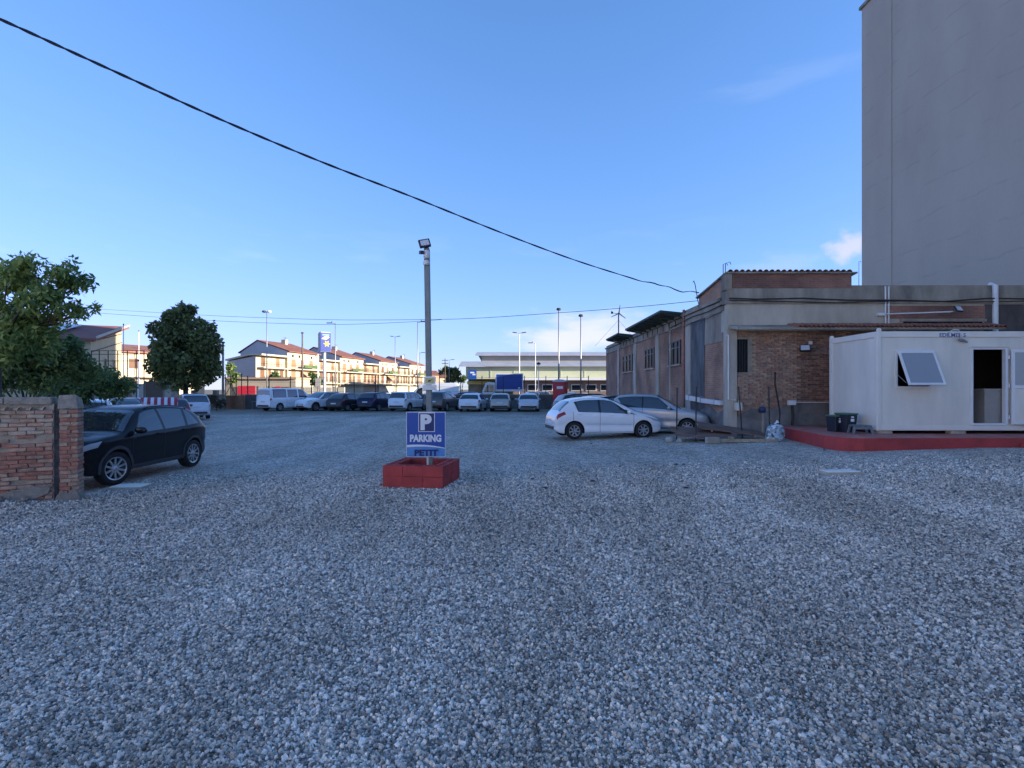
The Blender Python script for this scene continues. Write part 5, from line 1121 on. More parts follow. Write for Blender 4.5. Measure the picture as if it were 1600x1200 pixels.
# ------------------------------------------------------------------ houses beyond
M_cream = mat('cream_wall', (.52, .46, .345), .9, var=.07, vscale=.5)
M_cream2 = mat('pale_cream_wall', (.54, .49, .375), .9, var=.07, vscale=.5)
M_peach = mat('peach_wall', (.48, .33, .22), .9, var=.08, vscale=.5)
M_gabshade = mat('shaded_gable', (.44, .42, .43), .9, var=.06, vscale=.6)  # grey of the house sides turned from the sun, shade put into the colour
M_roof = mat('roof_tiles_far', (.22, .085, .06), .9, var=.25, vscale=1.5)
M_shut = mat('brown_shutter', (.16, .08, .045), .7, var=.2, vscale=3)
M_shut2 = mat('orange_shutter', (.33, .17, .09), .7)
M_rail = mat('railing_dark', (.09, .085, .08), .6)
def house(label, t0, seed, wingcol, maincol):
    r0 = Vector((-40.5, 85, 0)); dr = Vector((.25, .968, 0)); b = r0 + dr * t0; ang = math.atan2(dr.y, dr.x); rh = random.Random(seed)
    t = thing('row_house', label, 'house', (b.x, b.y, 0), ang, 'row of cream houses beyond the fence')
    ex, rx_, wt_ = 8.3, 10.2, 7.7
    # wing (x 0..7)
    MB().prism([(0, 0), (0, wt_ - .6), (5.4, 6.3), (5.4, 0)], 0, 6.98, 'x').build('wing_wall', wingcol, t)
    MB().prism([(0, 0), (5.4, 0), (5.4, 6.3), (0, wt_ - .6)], -.03, .0, 'x').build('gable_wall', M_gabshade, t)
    MB().prism([(-1.3, wt_ - .5), (-1.3, wt_ - .25), (1.2, wt_ - .25), (5.6, 6.65), (5.6, 6.4), (1.2, wt_ - .5)], -.25, 6.98, 'x').build('wing_roof', M_cream2, t)
    MB().prism([(-.5, 0), (-.5, ex), (5.5, rx_), (9, 8.2), (9, 0)], 7.0, 15.98, 'x').build('main_wall', maincol, t)
    MB().prism([(-.5, wt_ - .4), (-.5, ex), (5.5, rx_), (9, 8.2), (9, 5)], 6.96, 6.998, 'x').build('upper_gable', M_gabshade, t)
    MB().prism([(-1.0, ex - .12), (-1.0, ex + .05), (5.5, rx_ + .22), (5.5, rx_ + .02)], 6.85, 16.0, 'x').build('roof', M_roof, t)
    MB().prism([(5.52, rx_ + .2), (5.52, rx_ + .02), (9.4, 8.1), (9.4, 8.3)], 6.85, 16.0, 'x').build('rear_roof', M_roof, t)
    def win(x0, x1, z0, z1, y, mt):
        w = MB().bx(x0 - .08, x1 + .08, y - .05, y + .02, z0 - .08, z1 + .08).build('window', M_cream2, t); MB().bx(x0, x1, y - .08, y - .051, z0, z1).build('shutter', mt, w)
    for (x0, w) in ((1.1, 1.0), (4.7, .8)): win(x0, x0 + w, 5.5, 7.0 - (.0), 0, M_shut if rh.random() < .7 else M_shut2)
    for (x0, w) in ((.9, 1.0), (2.8, .6), (4.2, 1.0), (5.6, .9)): win(x0, x0 + w, 3.3, 4.95, 0, M_shut)
    for x0 in (8.1, 9.9, 13.4): win(x0, x0 + .45, 7.35, 7.8, -.5, M_dark)
    for (x0, w) in ((8.0, 1.1), (10.6, .7), (13.0, 1.0)): win(x0, x0 + w, 5.6, 7.0, -.5, rh.choice((M_shut2, M_shut, M_shut2)))
    for (x0, w) in ((7.9, 1.2), (10.2, .9), (11.6, .7), (13.5, 1.2)): win(x0, x0 + w, 3.2, 5.0, -.5, rh.choice((M_shut, M_shut2)))
    def balc(x0, x1, y, z, d):
        s = MB().bx(x0, x1, y - d, y, z - .16, z).build('balcony', M_cream2, t)
        rl = MB(); rl.bx(x0, x1, y - d, y - d + .04, z + .9, z + .95)
        n = int((x1 - x0) / .35)
        for k in range(n + 1): rl.bx(x0 + (x1 - x0 - .04) * k / n, x0 + (x1 - x0 - .04) * k / n + .04, y - d, y - d + .04, z, z + .9)
        rl.build('railing', M_rail, s)
    balc(.2, 6.9, -.001, 5.35, 1.3); balc(.2, 6.9, -.001, 3.0, 1.5); balc(7.2, 15.7, -.501, 5.35, 1.4); balc(7.2, 15.7, -.501, 3.0, 1.6)
    # flower boxes / awning
    MB().bx(8.2 + rh.uniform(0, 2), 13.8, -1.96, -1.72, 5.55, 6.05).build('planting', M_leaf2, t)
    if seed % 2: MB().prism([(-.52, 5.0), (-.52, 5.1), (-1.9, 4.1), (-1.9, 4.0)], 10.4, 13.4, 'x').build('awning', M_peach, t)
    MB().tube([(11, 3, 9.2), (11, 3, 11.2)], .04, 5).build('aerial_mast', M_rail, t)
    for k in range(3): MB().tube([(10.5, 3, 10.6 + k * .22), (11.5, 3, 10.6 + k * .22)], .025, 4).build('aerial_bar', M_rail, t)
    MB().bx(12.5, 13.3, 4.2, 5.0, 9.0, 10.9).build('chimney', M_cream2, t)
house('cream row house nearest on the left, red roof, side gable in grey shade tone', 0, 1, M_cream, M_cream)
house('second cream row house, behind the tall blue totem sign', 16, 2, M_cream2, M_cream)
house('third row house with terrace canopy and peach awning', 32, 3, M_peach, M_cream2)
house('farthest row house of the four, behind the double headed lamp', 48, 4, M_cream, M_cream2)
def simple_house(label, px, Y, w, h, mt, rz=0, d=8):
    t = thing('distant_house', label, 'house', (PX(px, Y), Y, 0), rz)
    MB().bx(-w / 2, w / 2, 0, d, 0, h).build('wall', mt, t)
    MB().prism([(-.4, h - .05), (-.4, h + .1), (d / 2, h + 1.5), (d + .4, h + .1), (d + .4, h - .05), (d / 2, h + 1.3)], -w / 2 - .3, w / 2 + .3, 'x').build('roof', M_roof, t)
    for k in range(max(2, int(w / 3))):
        for z in (1.2, 4.2):
            if z + 1.5 < h:
                x = -w / 2 + (k + .5) * w / max(2, int(w / 3)); f = MB().bx(x - .6, x + .6, -.06, .0, z - .1, z + 1.5).build('window', M_cream2, t); MB().bx(x - .5, x + .5, -.09, -.061, z, z + 1.4).build('shutter', M_shut, f)
    return t
simple_house('small peach house with balcony at the far end of the row', 664, 165, 9, 6.2, M_peach, R(25))
simple_house('tiny cream house on the skyline right of the sign pole', 690, 175, 8, 5.6, M_cream2, R(15))
# yellow house behind the trees at left
def yellow():
    A = P(142, 530, 52); B_ = Vector((PX(190, 62), 62, 0)); d = Vector((B_.x - A.x, B_.y - A.y, 0)); L = d.length; ang = math.atan2(d.y, d.x)
    t = thing('yellow_house', 'yellow house with brown pitched roof half hidden behind the leafy tree', 'house', (A.x, A.y, 0), ang)
    ez, rz_ = PZ(530, 52), PZ(513, 62)
    # local x along the gable wall (away), local +y to the left
    MB().prism([(0, 0), (0, ez), (L, rz_), (L, 0)], .02, 13, 'y').build('wall', mat('yellow_wall', (.54, .45, .28), .9, var=.06, vscale=.5), t)
    MB().prism([(-.7, ez - .2), (-.7, ez + .02), (L + .5, rz_ + .28), (L + .5, rz_ + .05)], -.6, 13.4, 'y').build('roof', mat('brown_roof', (.27, .10, .075), .9, var=.2, vscale=1.2), t)
    MB().prism([(-.6, ez + .06), (-.6, ez + .25), (L + .4, rz_ + .5), (L + .4, rz_ + .3)], -.72, -.55, 'y').build('verge', M_cream2, t)
    for k in range(3):
        x0 = 1.0 + k * 2.6; sl = (rz_ - ez) / L
        MB().prism([(x0, ez + sl * x0 + .45), (x0, ez + sl * x0 + .52), (x0 + 2.2, ez + sl * (x0 + 2.2) + .52), (x0 + 2.2, ez + sl * (x0 + 2.2) + .45)], 3.0, 9.0, 'y').build('solar_frame', M_white, t)
    for x0 in (4.2, 7.4):
        w = MB().bx(x0, x0 + .7, -.05, .03, 3.9, 5.1).build('window', M_cream2, t); MB().bx(x0 + .08, x0 + .62, -.08, -.052, 4.0, 5.0).build('shutter', M_shut, w)
    MB().bx(5.0, 6.0, 10.5, 11.5, ez, rz_ + 1.5).build('chimney', M_concd, t)
    for z in (ez - 1.2, ez - .2): MB().tube([(.2, -.03, z), (L, -.03, z + (rz_ - ez) * .8)], .05, 4).build('cable_run', M_shut, t)
yellow()
t = thing('pale_block', 'pale cream block with shallow roof right of the yellow house', 'house', (PX(208, 66), 66, 0), R(62))
MB().bx(-5, 9, 0, 9, 0, 6.4).build('wall', M_cream, t); MB().prism([(-.5, 6.3), (-.5, 6.5), (9.4, 8.0), (9.4, 7.6)], -5.4, 9.4, 'x').build('roof', M_terra, t)
for x0 in (-3.6, -.6, 2.4, 5.6):
    for z in (4.3, 1.6):
        w = MB().bx(x0, x0 + 1.2, -.06, .02, z, z + 1.4).build('window', M_cream2, t); MB().bx(x0 + .1, x0 + 1.1, -.09, -.062, z + .1, z + 1.3).build('shutter', M_shut, w)
MB().bx(-4.9, 8.8, -1.3, -.001, 3.3, 3.45).build('balcony', M_cream2, t)

# garage block with red sign in front of the houses
gb = thing('garage_block', 'low beige garage block under the first cream house', 'garage', (PX(372, 72), 72, 0))
MB().bx(PX(352, 72), PX(462, 72), 72, 77, 0, PZ(592, 72)).build('wall', mat('beige_wall', (.42, .365, .285), .9, var=.06, vscale=.6), gb, True)
MB().bx(PX(350, 72), PX(464, 72), 71.7, 77.1, PZ(592, 72) + .002, PZ(589.5, 72)).build('roof_slab', M_peach, gb, True)
for a, b_ in ((404, 418), (420, 428)):
    MB().bx(PX(a, 72), PX(b_, 72), 71.94, 72.0, PZ(615, 72), PZ(603, 72)).build('shutter_door', M_conc, gb, True)
MB().bx(PX(439, 72), PX(452, 72), 71.94, 72.0, PZ(614, 72), PZ(604.5, 72)).build('porch_recess', M_shut, gb, True)
M_redsign = mat('sign_red', (.55, .02, .05), .45)
def sign_board(label, px0, px1, py0, py1, Y, mt, txt=None, tm=None, th=.06, name='wall_sign', ts=.5):
    c = P((px0 + px1) / 2, (py0 + py1) / 2, Y); w = (px1 - px0) / F * Y; h = (py1 - py0) / F * Y
    t = thing(name, label, 'sign', (c.x, Y, c.z)); MB().bx(-w/2, w/2, 0, th, -h/2, h/2).build('panel', mt, t)
    if txt:
        for k, s_ in enumerate(txt):
            me = text_mesh(s_, h * ts, tm or M_white, h * .012, .003); co = np.array([v.co for v in me.vertices]); d = (co.max(0) - co.min(0))[0]; q = min(1, w * .88 / d)
            for v in me.vertices: v.co.x *= q
            obj('lettering', me, t, (0, -.012, h * (.5 - (k + .5) / len(txt)) * .85), (R(90), 0, 0))
    return t
sign_board('wide red sign board on the beige garage wall', 371, 398.5, 603, 616, 71.8, M_redsign, ['AUTO', 'OFFICINA'][:0] or None)
for k, (a, b_, c, d) in enumerate(((378, 392, 605.5, 607.5), (376, 394, 610.5, 612.5))):
    pass
sign_board('small red sign board beside the porch of the garage', 429, 437.5, 604, 614, 71.85, M_redsign)
wp = thing('white_wall_row', 'long pale plastered boundary wall before the row houses', 'wall', (PX(505, 70), 70, 0))
for k, (a, b_) in enumerate(((462, 473.5), (475, 487), (489, 499), (500, 517), (519, 526), (528, 538))):
    MB().bx(PX(a, 70), PX(b_, 70), 70, 70.3, 0, PZ(604 + (k % 2) * 1.2, 70)).build('wall_panel', M_cream2, wp, True)
ht = MB();
# ------------------------------------------------------------------ warehouse
WYH = 96; wh = thing('warehouse', 'long pale yellow warehouse with grey stepped roof in the far centre', 'warehouse', (PX(728, WYH), WYH, 0))
x0, x1 = PX(728, WYH), 34
M_wy = mat('warehouse_yellow', (.56, .57, .38), .8, var=.06, vscale=.4); M_wr = mat('warehouse_roof', (.42, .43, .46), .6, metal=.2, var=.1, vscale=.6); M_wb = mat('warehouse_brick', (.24, .16, .13), .9, var=.15, vscale=.8)
zc = PZ(592, WYH); ze = PZ(573, WYH)
MB().bx(x0, x1, WYH, WYH + 26, zc, ze).build('upper_wall', M_wy, wh, True)
MB().bx(x0 + 8.5, x1, WYH + .02, WYH + 26, 0, zc).build('brick_base', M_wb, wh, True)
MB().bx(x0, x0 + 8.4, WYH + 5, WYH + 26, 0, zc).build('recessed_base', mat('shop_glazing_wall', (.20, .19, .15), .7, var=.3, vscale=.7), wh, True)
MB().prism([(WYH - .8, ze), (WYH - .8, ze + .18), (WYH + 4.5, PZ(564.5, 100)), (WYH + 4.5, PZ(564.5, 100) - .2)], x0 - 1.2, x1, 'x').build('lower_roof', M_wr, wh, True)
zu0, zu1 = PZ(565, 100), PZ(556, 100)
MB().bx(x0 + 2.6, x1, WYH + 4.5, WYH + 22, zu0 - .4, zu1).build('clerestory_wall', mat('clerestory', (.36, .34, .31), .85, var=.1, vscale=.5), wh, True)
MB().prism([(WYH + 3.6, zu1), (WYH + 3.6, zu1 + .2), (WYH + 9, PZ(550, 105)), (WYH + 24, zu1), (WYH + 9, PZ(550, 105) - .25)], x0 + 1.4, x1, 'x').build('upper_roof', M_wr, wh, True)
MB().bx(x0 + 8, x1, WYH - 1.6, WYH, zc - .25, zc + .15).build('canopy', M_white, wh, True)
for k in range(9):
    xx = x0 + 11 + k * 2.6
    f = MB().bx(xx, xx + 1.9, WYH - .06, WYH + .03, 1.5, 2.7).build('window', M_white, wh, True)
    MB().bx(xx + .12 - wh.location.x, xx + 1.78 - wh.location.x, -.09, -.061, 1.62, 2.58).build('pane', M_glassd, f)
for k in range(7): MB().bx(x0 + 4.2 * k + .1, x0 + 4.2 * k + .3, WYH - .05, WYH + .02, zc + .16, ze).build('wall_rib', M_wy, wh, True)
t = sign_board('small square blue sign with white lettering on the yellow warehouse', 732, 744.5, 578, 592.5, WYH - .3, mat('sign_blue2', (.015, .09, .38), .4), ['Sconti', 'Qui'][:0] or None, None, .1)
w_ = 12.5 / F * WYH
for k, (a, b_, z_) in enumerate(((-.28, .22, .22), (.0, .36, -.12))): MB().bx(a * w_, b_ * w_, -.02, -.001, z_, z_ + .26).build('print_line', M_white, t)
t = sign_board('yellow shop fascia under the warehouse canopy', 730, 768, 595.5, 600.5, WYH + 4.5, mat('fascia_yellow', (.55, .50, .20), .6), None)

# ------------------------------------------------------------------ fence on a low wall along the far side of the lot
FY = 50.4; fe = thing('lot_fence', 'black post and wire fence on a low grey block wall behind the far row', 'fence', (PX(620, FY), FY, 0))
fx0, fx1 = PX(383, FY), 7.2; fzt = PZ(617.5, FY)
MB().bx(fx0, fx1, FY, FY + .2, -.1, fzt).build('block_wall', mat('grey_block_wall', (.13, .125, .12), .92, var=.3, vscale=1.4, bump=.5, bscale=8), fe, True)
MB().bx(fx0, fx1, FY - .03, FY + .23, fzt + .002, fzt + .08).build('wall_coping', M_concd, fe, True)
x = fx0 + .2
while x < fx1:
    MB().bx(x - .035, x + .035, FY + .06, FY + .13, fzt + .08, 3.1).build('fence_post', M_blackm, fe, True); x += 2.0
for z in (1.6, 2.05, 2.5, 2.95): MB().tube([(fx0, FY + .1, z), (fx1, FY + .1, z)], .009, 4).build('fence_wire', M_blackm, fe, True)
# left gate part with rusty brick return
gt = thing('gate_return', 'short orange brick wall return left of the far grey wall', 'wall', (PX(368, 48.5), 48.5, 0))
MB().prism([(PX(352, 52), 52), (PX(381, 49.5), 49.5), (PX(383.5, 49.7), 49.7), (PX(353, 52.3), 52.3)], -.1, 1.25).build('wall', brick_tex('orange_brick', (.40, .19, .10), (.34, .15, .09), (.30, .24, .18), 'X'), gt, True)
for k in range(4):
    q = P(352 + k * 8.5, 600, 52.1 - k * .75); MB().tube([(q.x, q.y, 1.25), (q.x, q.y, 3.3)], .04, 5).build('gate_post', M_blackm, gt, True)
MB().tube([(PX(352, 52), 52.05, 1.3), (PX(368, 51), 51, 3.0)], .03, 5).build('brace', M_blackm, gt, True); MB().tube([(PX(352, 52), 52.05, 3.0), (PX(368, 51), 51, 1.3)], .03, 5).build('brace', M_blackm, gt, True)
t = thing('low_rail', 'thin low metal rail in front of the grey wall', 'rail', (PX(400, 47.5), 47.5, 0))
MB().tube([(PX(394, 47.5) - t.location.x, 0, 0), (PX(394, 47.5) - t.location.x, 0, .75), (PX(440, 47.5) - t.location.x, 0, .75), (PX(440, 47.5) - t.location.x, 0, 0)], .025, 6).build('rail_frame', M_steel, t)
# old boundary wall and brown panel on the left far side
ob = thing('rear_boundary_wall', 'grey stone boundary wall behind the cars at left', 'wall', (PX(250, 50), 50, 0))
MB().bx(PX(60, 50), PX(350, 50), 50, 50.3, -.1, 1.35).build('wall', M_concd, ob, True)
for k in range(5): MB().bx(PX(200 + k * 34, 50) - .18, PX(200 + k * 34, 50) + .18, 49.93, 50.37, -.1, 1.75).build('wall_pier', M_concd, ob, True)
t = thing('brown_panel', 'tall brown sheet metal gate left of the round tree', 'gate', (PX(241, 45.5), 45.5, 0))
MB().bx(-.72, .72, 0, .06, .1, 2.5).build('sheet', mat('brown_sheet', (.11, .075, .055), .7, var=.12, vscale=1.5), t)
for xx in (-.78, .78): MB().bx(xx - .05, xx + .05, -.02, .08, 0, 2.55).build('gate_post', M_concd, t)
MB().bx(-1.9, -.86, .0, .2, 0, 2.3).build('wall_stub', M_conc, t); MB().bx(.86, 2.0, .0, .2, 0, 2.2).build('wall_stub', M_conc, t)
# tall wire court fence
cf = thing('court_fence', 'tall thin wire fence frame in front of the yellow house', 'fence', (PX(185, 40), 40, 0))
for px in (143, 155, 169, 184, 199, 213, 225): MB().tube([(PX(px, 40), 40, 0), (PX(px, 40), 40, PZ(547.5, 40))], .035, 5).build('fence_post', M_blackm, cf, True)
for py in (548, 553.5, 564): MB().tube([(PX(142, 40), 40, PZ(py, 40)), (PX(226, 40), 40, PZ(py, 40))], .022, 5).build('fence_wire', M_blackm, cf, True)

# ------------------------------------------------------------------ lamp posts, poles, totem
def lamp(label, px, py, Y, kind, r=.07, mt=None):
    mt = mt or M_steel; b = Vector((PX(px, Y), Y, 0)); h = PZ(py, Y); t = thing('lamp_post', label, 'lamp post', b, 0, 'lamp posts around the lot')
    MB().tube([(0, 0, 0), (0, 0, h)], [r, r * .6], 8).build('pole', mt, t, smooth=True)
    if kind == 'double':
        for s in (-1, 1):
            a = MB(); a.tube([(0, 0, h), (s * .35, 0, h + .08)], .035, 5); a.build('arm', mt, t); q = MB(); q.box((s * .62, 0, h + .12), (.6, .25, .1), (0, R(-8 * s), 0)); q.build('lamp_head', M_clad, t, bevel=.02)
    elif kind in ('left', 'right'):
        s = -1 if kind == 'left' else 1; MB().tube([(0, 0, h - .1), (s * .5, 0, h + .02)], .035, 5).build('arm', mt, t); q = MB(); q.box((s * .75, 0, h + .03), (.7, .25, .1)); q.build('lamp_head', M_clad, t, bevel=.02)
        if r > .07: MB().tube([(s * .45, 0, h + .02), (s * .45, 0, h + .25)], .05, 5).build('sensor', M_clad, t)
    elif kind == 'flood':
        q = MB(); q.lathe([(0, -.12), (.22, -.12), (.26, .0), (.18, .12), (0, .14)], (0, 0, h), 'z', 10); q.build('lamp_head', M_clad, t)
    elif kind == 'globe':
        for s, mm in ((-.35, M_clad), (.3, M_white)):
            q = MB(); q.lathe([(0, -.14), (.2, -.1), (.27, .02), (.16, .14), (0, .17)], (s, 0, h), 'z', 10); q.build('lamp_head', mm, t, smooth=True)
        MB().tube([(-.35, 0, h - .05), (.3, 0, h - .05)], .03, 5).build('arm', mt, t)
    elif kind == 'black':
        q = MB(); q.lathe([(0, -.1), (.16, -.1), (.2, 0), (.06, .12), (0, .12)], (0, 0, h), 'z', 10); q.build('lamp_head', M_blackm, t)
    return t
lamp('tall lamp post with two globe heads above the first cream house', 417, 487, 66, 'globe', .09)
lamp('tall lamp post with one arm to the left, right of the totem sign', 524, 505, 68, 'left', .08)
lamp('slim lamp post with two heads over the third row house', 617.5, 526.5, 96, 'double', .09)
lamp('tall lamp post just left of the sign pole, arm to the right', 652.5, 503, 66, 'right', .08)
lamp('slim far lamp post with short arm beside the tall one', 655.5, 551, 105, 'right', .07)
lamp('lamp post with two heads behind the blue billboard', 811.5, 521, 72, 'double', .09, M_white)
lamp('single lamp post right of the blue billboard, before the warehouse', 836.5, 536, 82, 'left', .08, M_white)
lamp('tallest lamp post over the red toilet', 873, 483, 57, 'flood', .09, M_steel)
lamp('tall lamp post beside the brick workshop end', 907.5, 493, 57, 'flood', .09, M_steel)
lamp('short white lamp post with black head at the lot edge', 841.5, 568, 49.0, 'black', .045, M_white)
lamp('small far lamp on the skyline right of the sign pole', 702, 562, 112, 'right', .07)
def pole(label, px, py, Y, r, mt, name='utility_pole', cat='pole', py0=None, cross=False):
    t = thing(name, label, cat, (PX(px, Y), Y, 0)); h = PZ(py, Y); MB().tube([(0, 0, 0), (0, 0, h)], [r, r * .7], 8).build('pole_shaft', mt, t, smooth=True)
    if cross:
        for k in range(2): MB().bx(-.5, .5, -.05, .05, h - .35 - k * .5, h - .25 - k * .5).build('cross_arm', mt, t)
    else: MB().lathe([(0, -.08), (r * 1.3, -.08), (r * 1.3, .05), (0, .09)], (0, 0, h), 'z', 8).build('pole_cap', M_clad, t)
    return t
M_woodp = mat('pole_timber', (.13, .105, .085), .9, var=.2, vscale=3)
pole('dark timber pole between the first cream house and the totem sign', 472.5, 520, 60, .12, M_woodp)
pole('pale leaning concrete pole at the right edge of the round tree', 348.5, 535, 51, .13, M_conc)
pole('thin dark pole in the gap right of the sign pole', 695.5, 560, 85, .09, M_woodp, cross=True)
pole('thin pale mast in front of the yellow house', 216, 563, 38, .05, M_pvc)
pole('thin aerial mast above the yellow house', 193, 507, 50, .04, M_steel)
pole('second thin mast right of the yellow house', 217, 517, 66, .05, M_white)
to = thing('totem_sign', 'tall blue pylon sign with a yellow star on a white pole', 'sign', (PX(507, 64), 64, 0), R(36))
MB().tube([(0, 0, 0), (0, 0, PZ(549, 64))], .16, 10).build('pylon_pole', M_white, to, smooth=True)
MB().tube([(-.65, .4, 0), (-.65, .4, PZ(549, 64))], .07, 8).build('side_pole', M_white, to, smooth=True)
tz0, tz1 = PZ(550, 64), PZ(519, 64)
MB().prism([(-.62, tz0), (.62, tz0), (.62, tz1 - .15), (.5, tz1), (-.5, tz1), (-.62, tz1 - .15)], -.45, .45, 'y').build('sign_case', mat('case_grey', (.36, .37, .39), .6), to)
MB().bx(-.6, .6, -.475, -.452, tz0 + .03, tz1 - .12).build('blue_face', mat('pylon_blue', (.02, .05, .30), .4), to)
st = []
for k in range(12):
    a = math.pi * 2 * k / 12; r_ = .44 if k % 2 == 0 else .2; st.append((.12 + r_ * math.cos(a), tz0 + .95 + r_ * math.sin(a)))
MB().prism(st, -.50, -.478, 'y').build('star', mat('pylon_yellow', (.75, .50, .10), .5), to)
MB().prism([(-.5, tz0 + 1.5), (.1, tz0 + 1.45), (.45, tz0 + 1.75), (.1, tz0 + 1.9), (-.3, tz0 + 1.7)], -.50, -.478, 'y').build('white_swirl', M_white, to)
MB().bx(-.4, .42, -.50, -.478, tz1 - .45, tz1 - .28).build('print_bar', mat('pylon_light_blue', (.20, .40, .70), .5), to)
rs = thing('road_sign', 'small pale road sign seen edge on by the totem', 'sign', (PX(497, 58), 58, 0)); MB().tube([(0, 0, 0), (0, 0, 2.2)], .04, 6).build('post', M_rust, rs); MB().bx(-.3, .3, -.03, 0, 1.9, 3.0).build('plate', mat('sign_back', (.50, .45, .40), .6), rs, bevel=.01)

# ------------------------------------------------------------------ billboard truck
BY = 57.0; tr = thing('billboard_truck', 'white truck carrying a large plain blue billboard beyond the fence', 'truck', (PX(790, BY), BY, 0))
bx0, bx1, bz0, bz1 = PX(774, BY), PX(817.5, BY), PZ(611.5, BY), PZ(583.5, BY)
MB().bx(bx0, bx1, BY - .12, BY + .12, bz0, bz1).build('billboard', M_white, tr, True)
MB().bx(bx0 + .14, bx1 - .12, BY - .135, BY - .121, bz0 + .22, bz1 - .10).build('blue_poster', mat('poster_blue', (.012, .06, .30), .4), tr, True)
MB().bx(bx1 - .55, bx1 - .32, BY - .145, BY - .136, bz0 + .30, bz0 + .42).build('poster_print', M_white, tr, True)
MB().bx(bx0 - .1, bx1 + .1, BY - .8, BY + .8, .75, 1.0).build('chassis', M_clad, tr, True)
for xx in (bx0 + .3, bx1 - .3): MB().bx(xx - .05, xx + .05, BY - .05, BY + .05, 1.0, bz0).build('stand', M_clad, tr, True)
c0, c1 = PX(751, BY), PX(773, BY)
MB().prism([(c0, .5), (c0, 1.35), (c0 + .18, 1.5), (c0 + .55, 2.45), (c0 + .75, 2.55), (c1, 2.55), (c1, .5)], BY - .9, BY + .9, 'y').build('cab', M_white, tr, True, bevel=.04)
MB().prism([(c0 + .42, 1.55), (c0 + .72, 2.3), (c0 + 1.0, 2.3), (c0 + 1.0, 1.55)], BY - .915, BY - .902, 'y').build('side_window', M_cglass, tr, True)
MB().prism([(c0 + 1.06, 1.55), (c0 + 1.06, 2.3), (c1 - .1, 2.3), (c1 - .1, 1.55)], BY - .915, BY - .902, 'y').build('side_window', M_cglass, tr, True)
ty_, rm_ = wheel_meshes(.4, .25, 6, .6, M_rimd, 18)
for xx in (c0 + .7, bx0 + .5, bx1 - .6):
    for s in (-1, 1):
        w = obj('wheel', ty_, tr, (xx - tr.location.x, s * .78, .4), (0, 0, 0 if s > 0 else math.pi)); obj('rim', rm_, w)

# ------------------------------------------------------------------ portable toilet
t = thing('portable_toilet', 'red portable toilet cabin with white label and pale roof', 'toilet', (PX(875, 48.6), 48.6, .45), R(-14))
M_toi = mat('toilet_red', (.52, .025, .045), .45, var=.06, vscale=3)
MB().bx(-.56, .56, -.56, .56, .08, 2.05).build('cabin', M_toi, t, bevel=.03)
MB().prism([(-.6, 2.052), (-.6, 2.16), (-.2, 2.27), (.2, 2.27), (.6, 2.16), (.6, 2.052)], -.6, .6, 'y').build('roof', mat('toilet_roof', (.55, .55, .58), .5), t)
d = MB().bx(-.46, .46, -.59, -.562, .14, 1.98).build('door', M_toi, t); MB().bx(-.2, .36, -.605, -.592, 1.42, 1.66).build('label_plate', M_white, d); MB().bx(.32, .40, -.63, -.592, 1.0, 1.1).build('handle', M_blackm, d)
MB().bx(-.7, .7, -.7, .7, -.5, .08).build('plinth', M_concd, t)
# ------------------------------------------------------------------ small wind turbine
tb = thing('wind_turbine', 'small three bladed wind turbine on a mast above the workshop', 'turbine', (PX(966.5, 39), 39, 5.0))
hz = PZ(490, 39) - 5.0
MB().tube([(0, 0, 0), (0, 0, hz)], .045, 6).build('mast', M_rust, tb); MB().lathe([(0, -.12), (.06, -.1), (.07, .1), (0, .16)], (0, -.05, hz), 'y', 8).build('hub', M_clad, tb)
for a in (82, 205, 322):
    a = R(a); L_ = .62; n_ = Vector((-math.sin(a), 0, math.cos(a))); d_ = Vector((math.cos(a), 0, math.sin(a))); c_ = Vector((0, -.14, hz))
    MB().add([c_ + n_ * .05, c_ - n_ * .05, c_ + d_ * L_ - n_ * .015, c_ + d_ * L_ + n_ * .02, c_ + n_ * .05 + Vector((0, .025, 0)), c_ - n_ * .05 + Vector((0, .025, 0)), c_ + d_ * L_ - n_ * .015 + Vector((0, .012, 0)), c_ + d_ * L_ + n_ * .02 + Vector((0, .012, 0))], [(0, 1, 2, 3), (4, 7, 6, 5), (0, 4, 5, 1), (1, 5, 6, 2), (2, 6, 7, 3), (3, 7, 4, 0)]).build('blade', M_steel, tb)
MB().tube([(0, 0, hz), (-.35, .2, hz + .06)], .015, 5).build('tail_boom', M_clad, tb); MB().prism([(-.5, hz), (-.34, hz + .03), (-.36, hz + .17), (-.52, hz + .2)], .2, .215, 'y').build('tail_fin', M_clad, tb)
for dx, dy in ((-1.6, .8), (1.3, -.8)): MB().tube([(0, 0, hz * .8), (dx, dy, .02)], .008, 4).build('guy_wire', M_cable, tb)

# ------------------------------------------------------------------ added terrace, unseen left of and behind the camera, bounces sun into the lot
M_ter = mat('terrace_plaster', (.74, .66, .52), .9, var=.05, vscale=.5)
for k in range(4):
    y0 = -9.0 - k * 11.0
    t = thing('added_terrace_house', ['nearest', 'second', 'third', 'farthest'][k] + ' added cream terrace house out of view, bouncing sun into the lot', 'house', (-21, y0, -.2), 0, 'added houses out of view that bounce sun')
    MB().bx(-9, 0, 0, 10.9, 0, 9.8).build('wall', M_ter, t)
    MB().prism([(-9.4, 9.75), (-9.4, 9.95), (-4.5, 12.0), (.5, 9.95), (.5, 9.75), (-4.5, 11.75)], 0, 10.9, 'y').build('roof', M_roof, t)
    for z in (.9, 3.9, 6.9):
        for y in (1.4, 4.8, 8.2):
            w = MB().bx(-.02, .06, y, y + 1.2, z, z + 1.7).build('window', M_white, t); MB().bx(.061, .09, y + .1, y + 1.1, z + .1, z + 1.6).build('shutter', M_shut, w)
    for z in (3.6, 6.6): MB().bx(.0, 1.1, 1.0, 6.4, z - .15, z).build('balcony', M_ter, t)
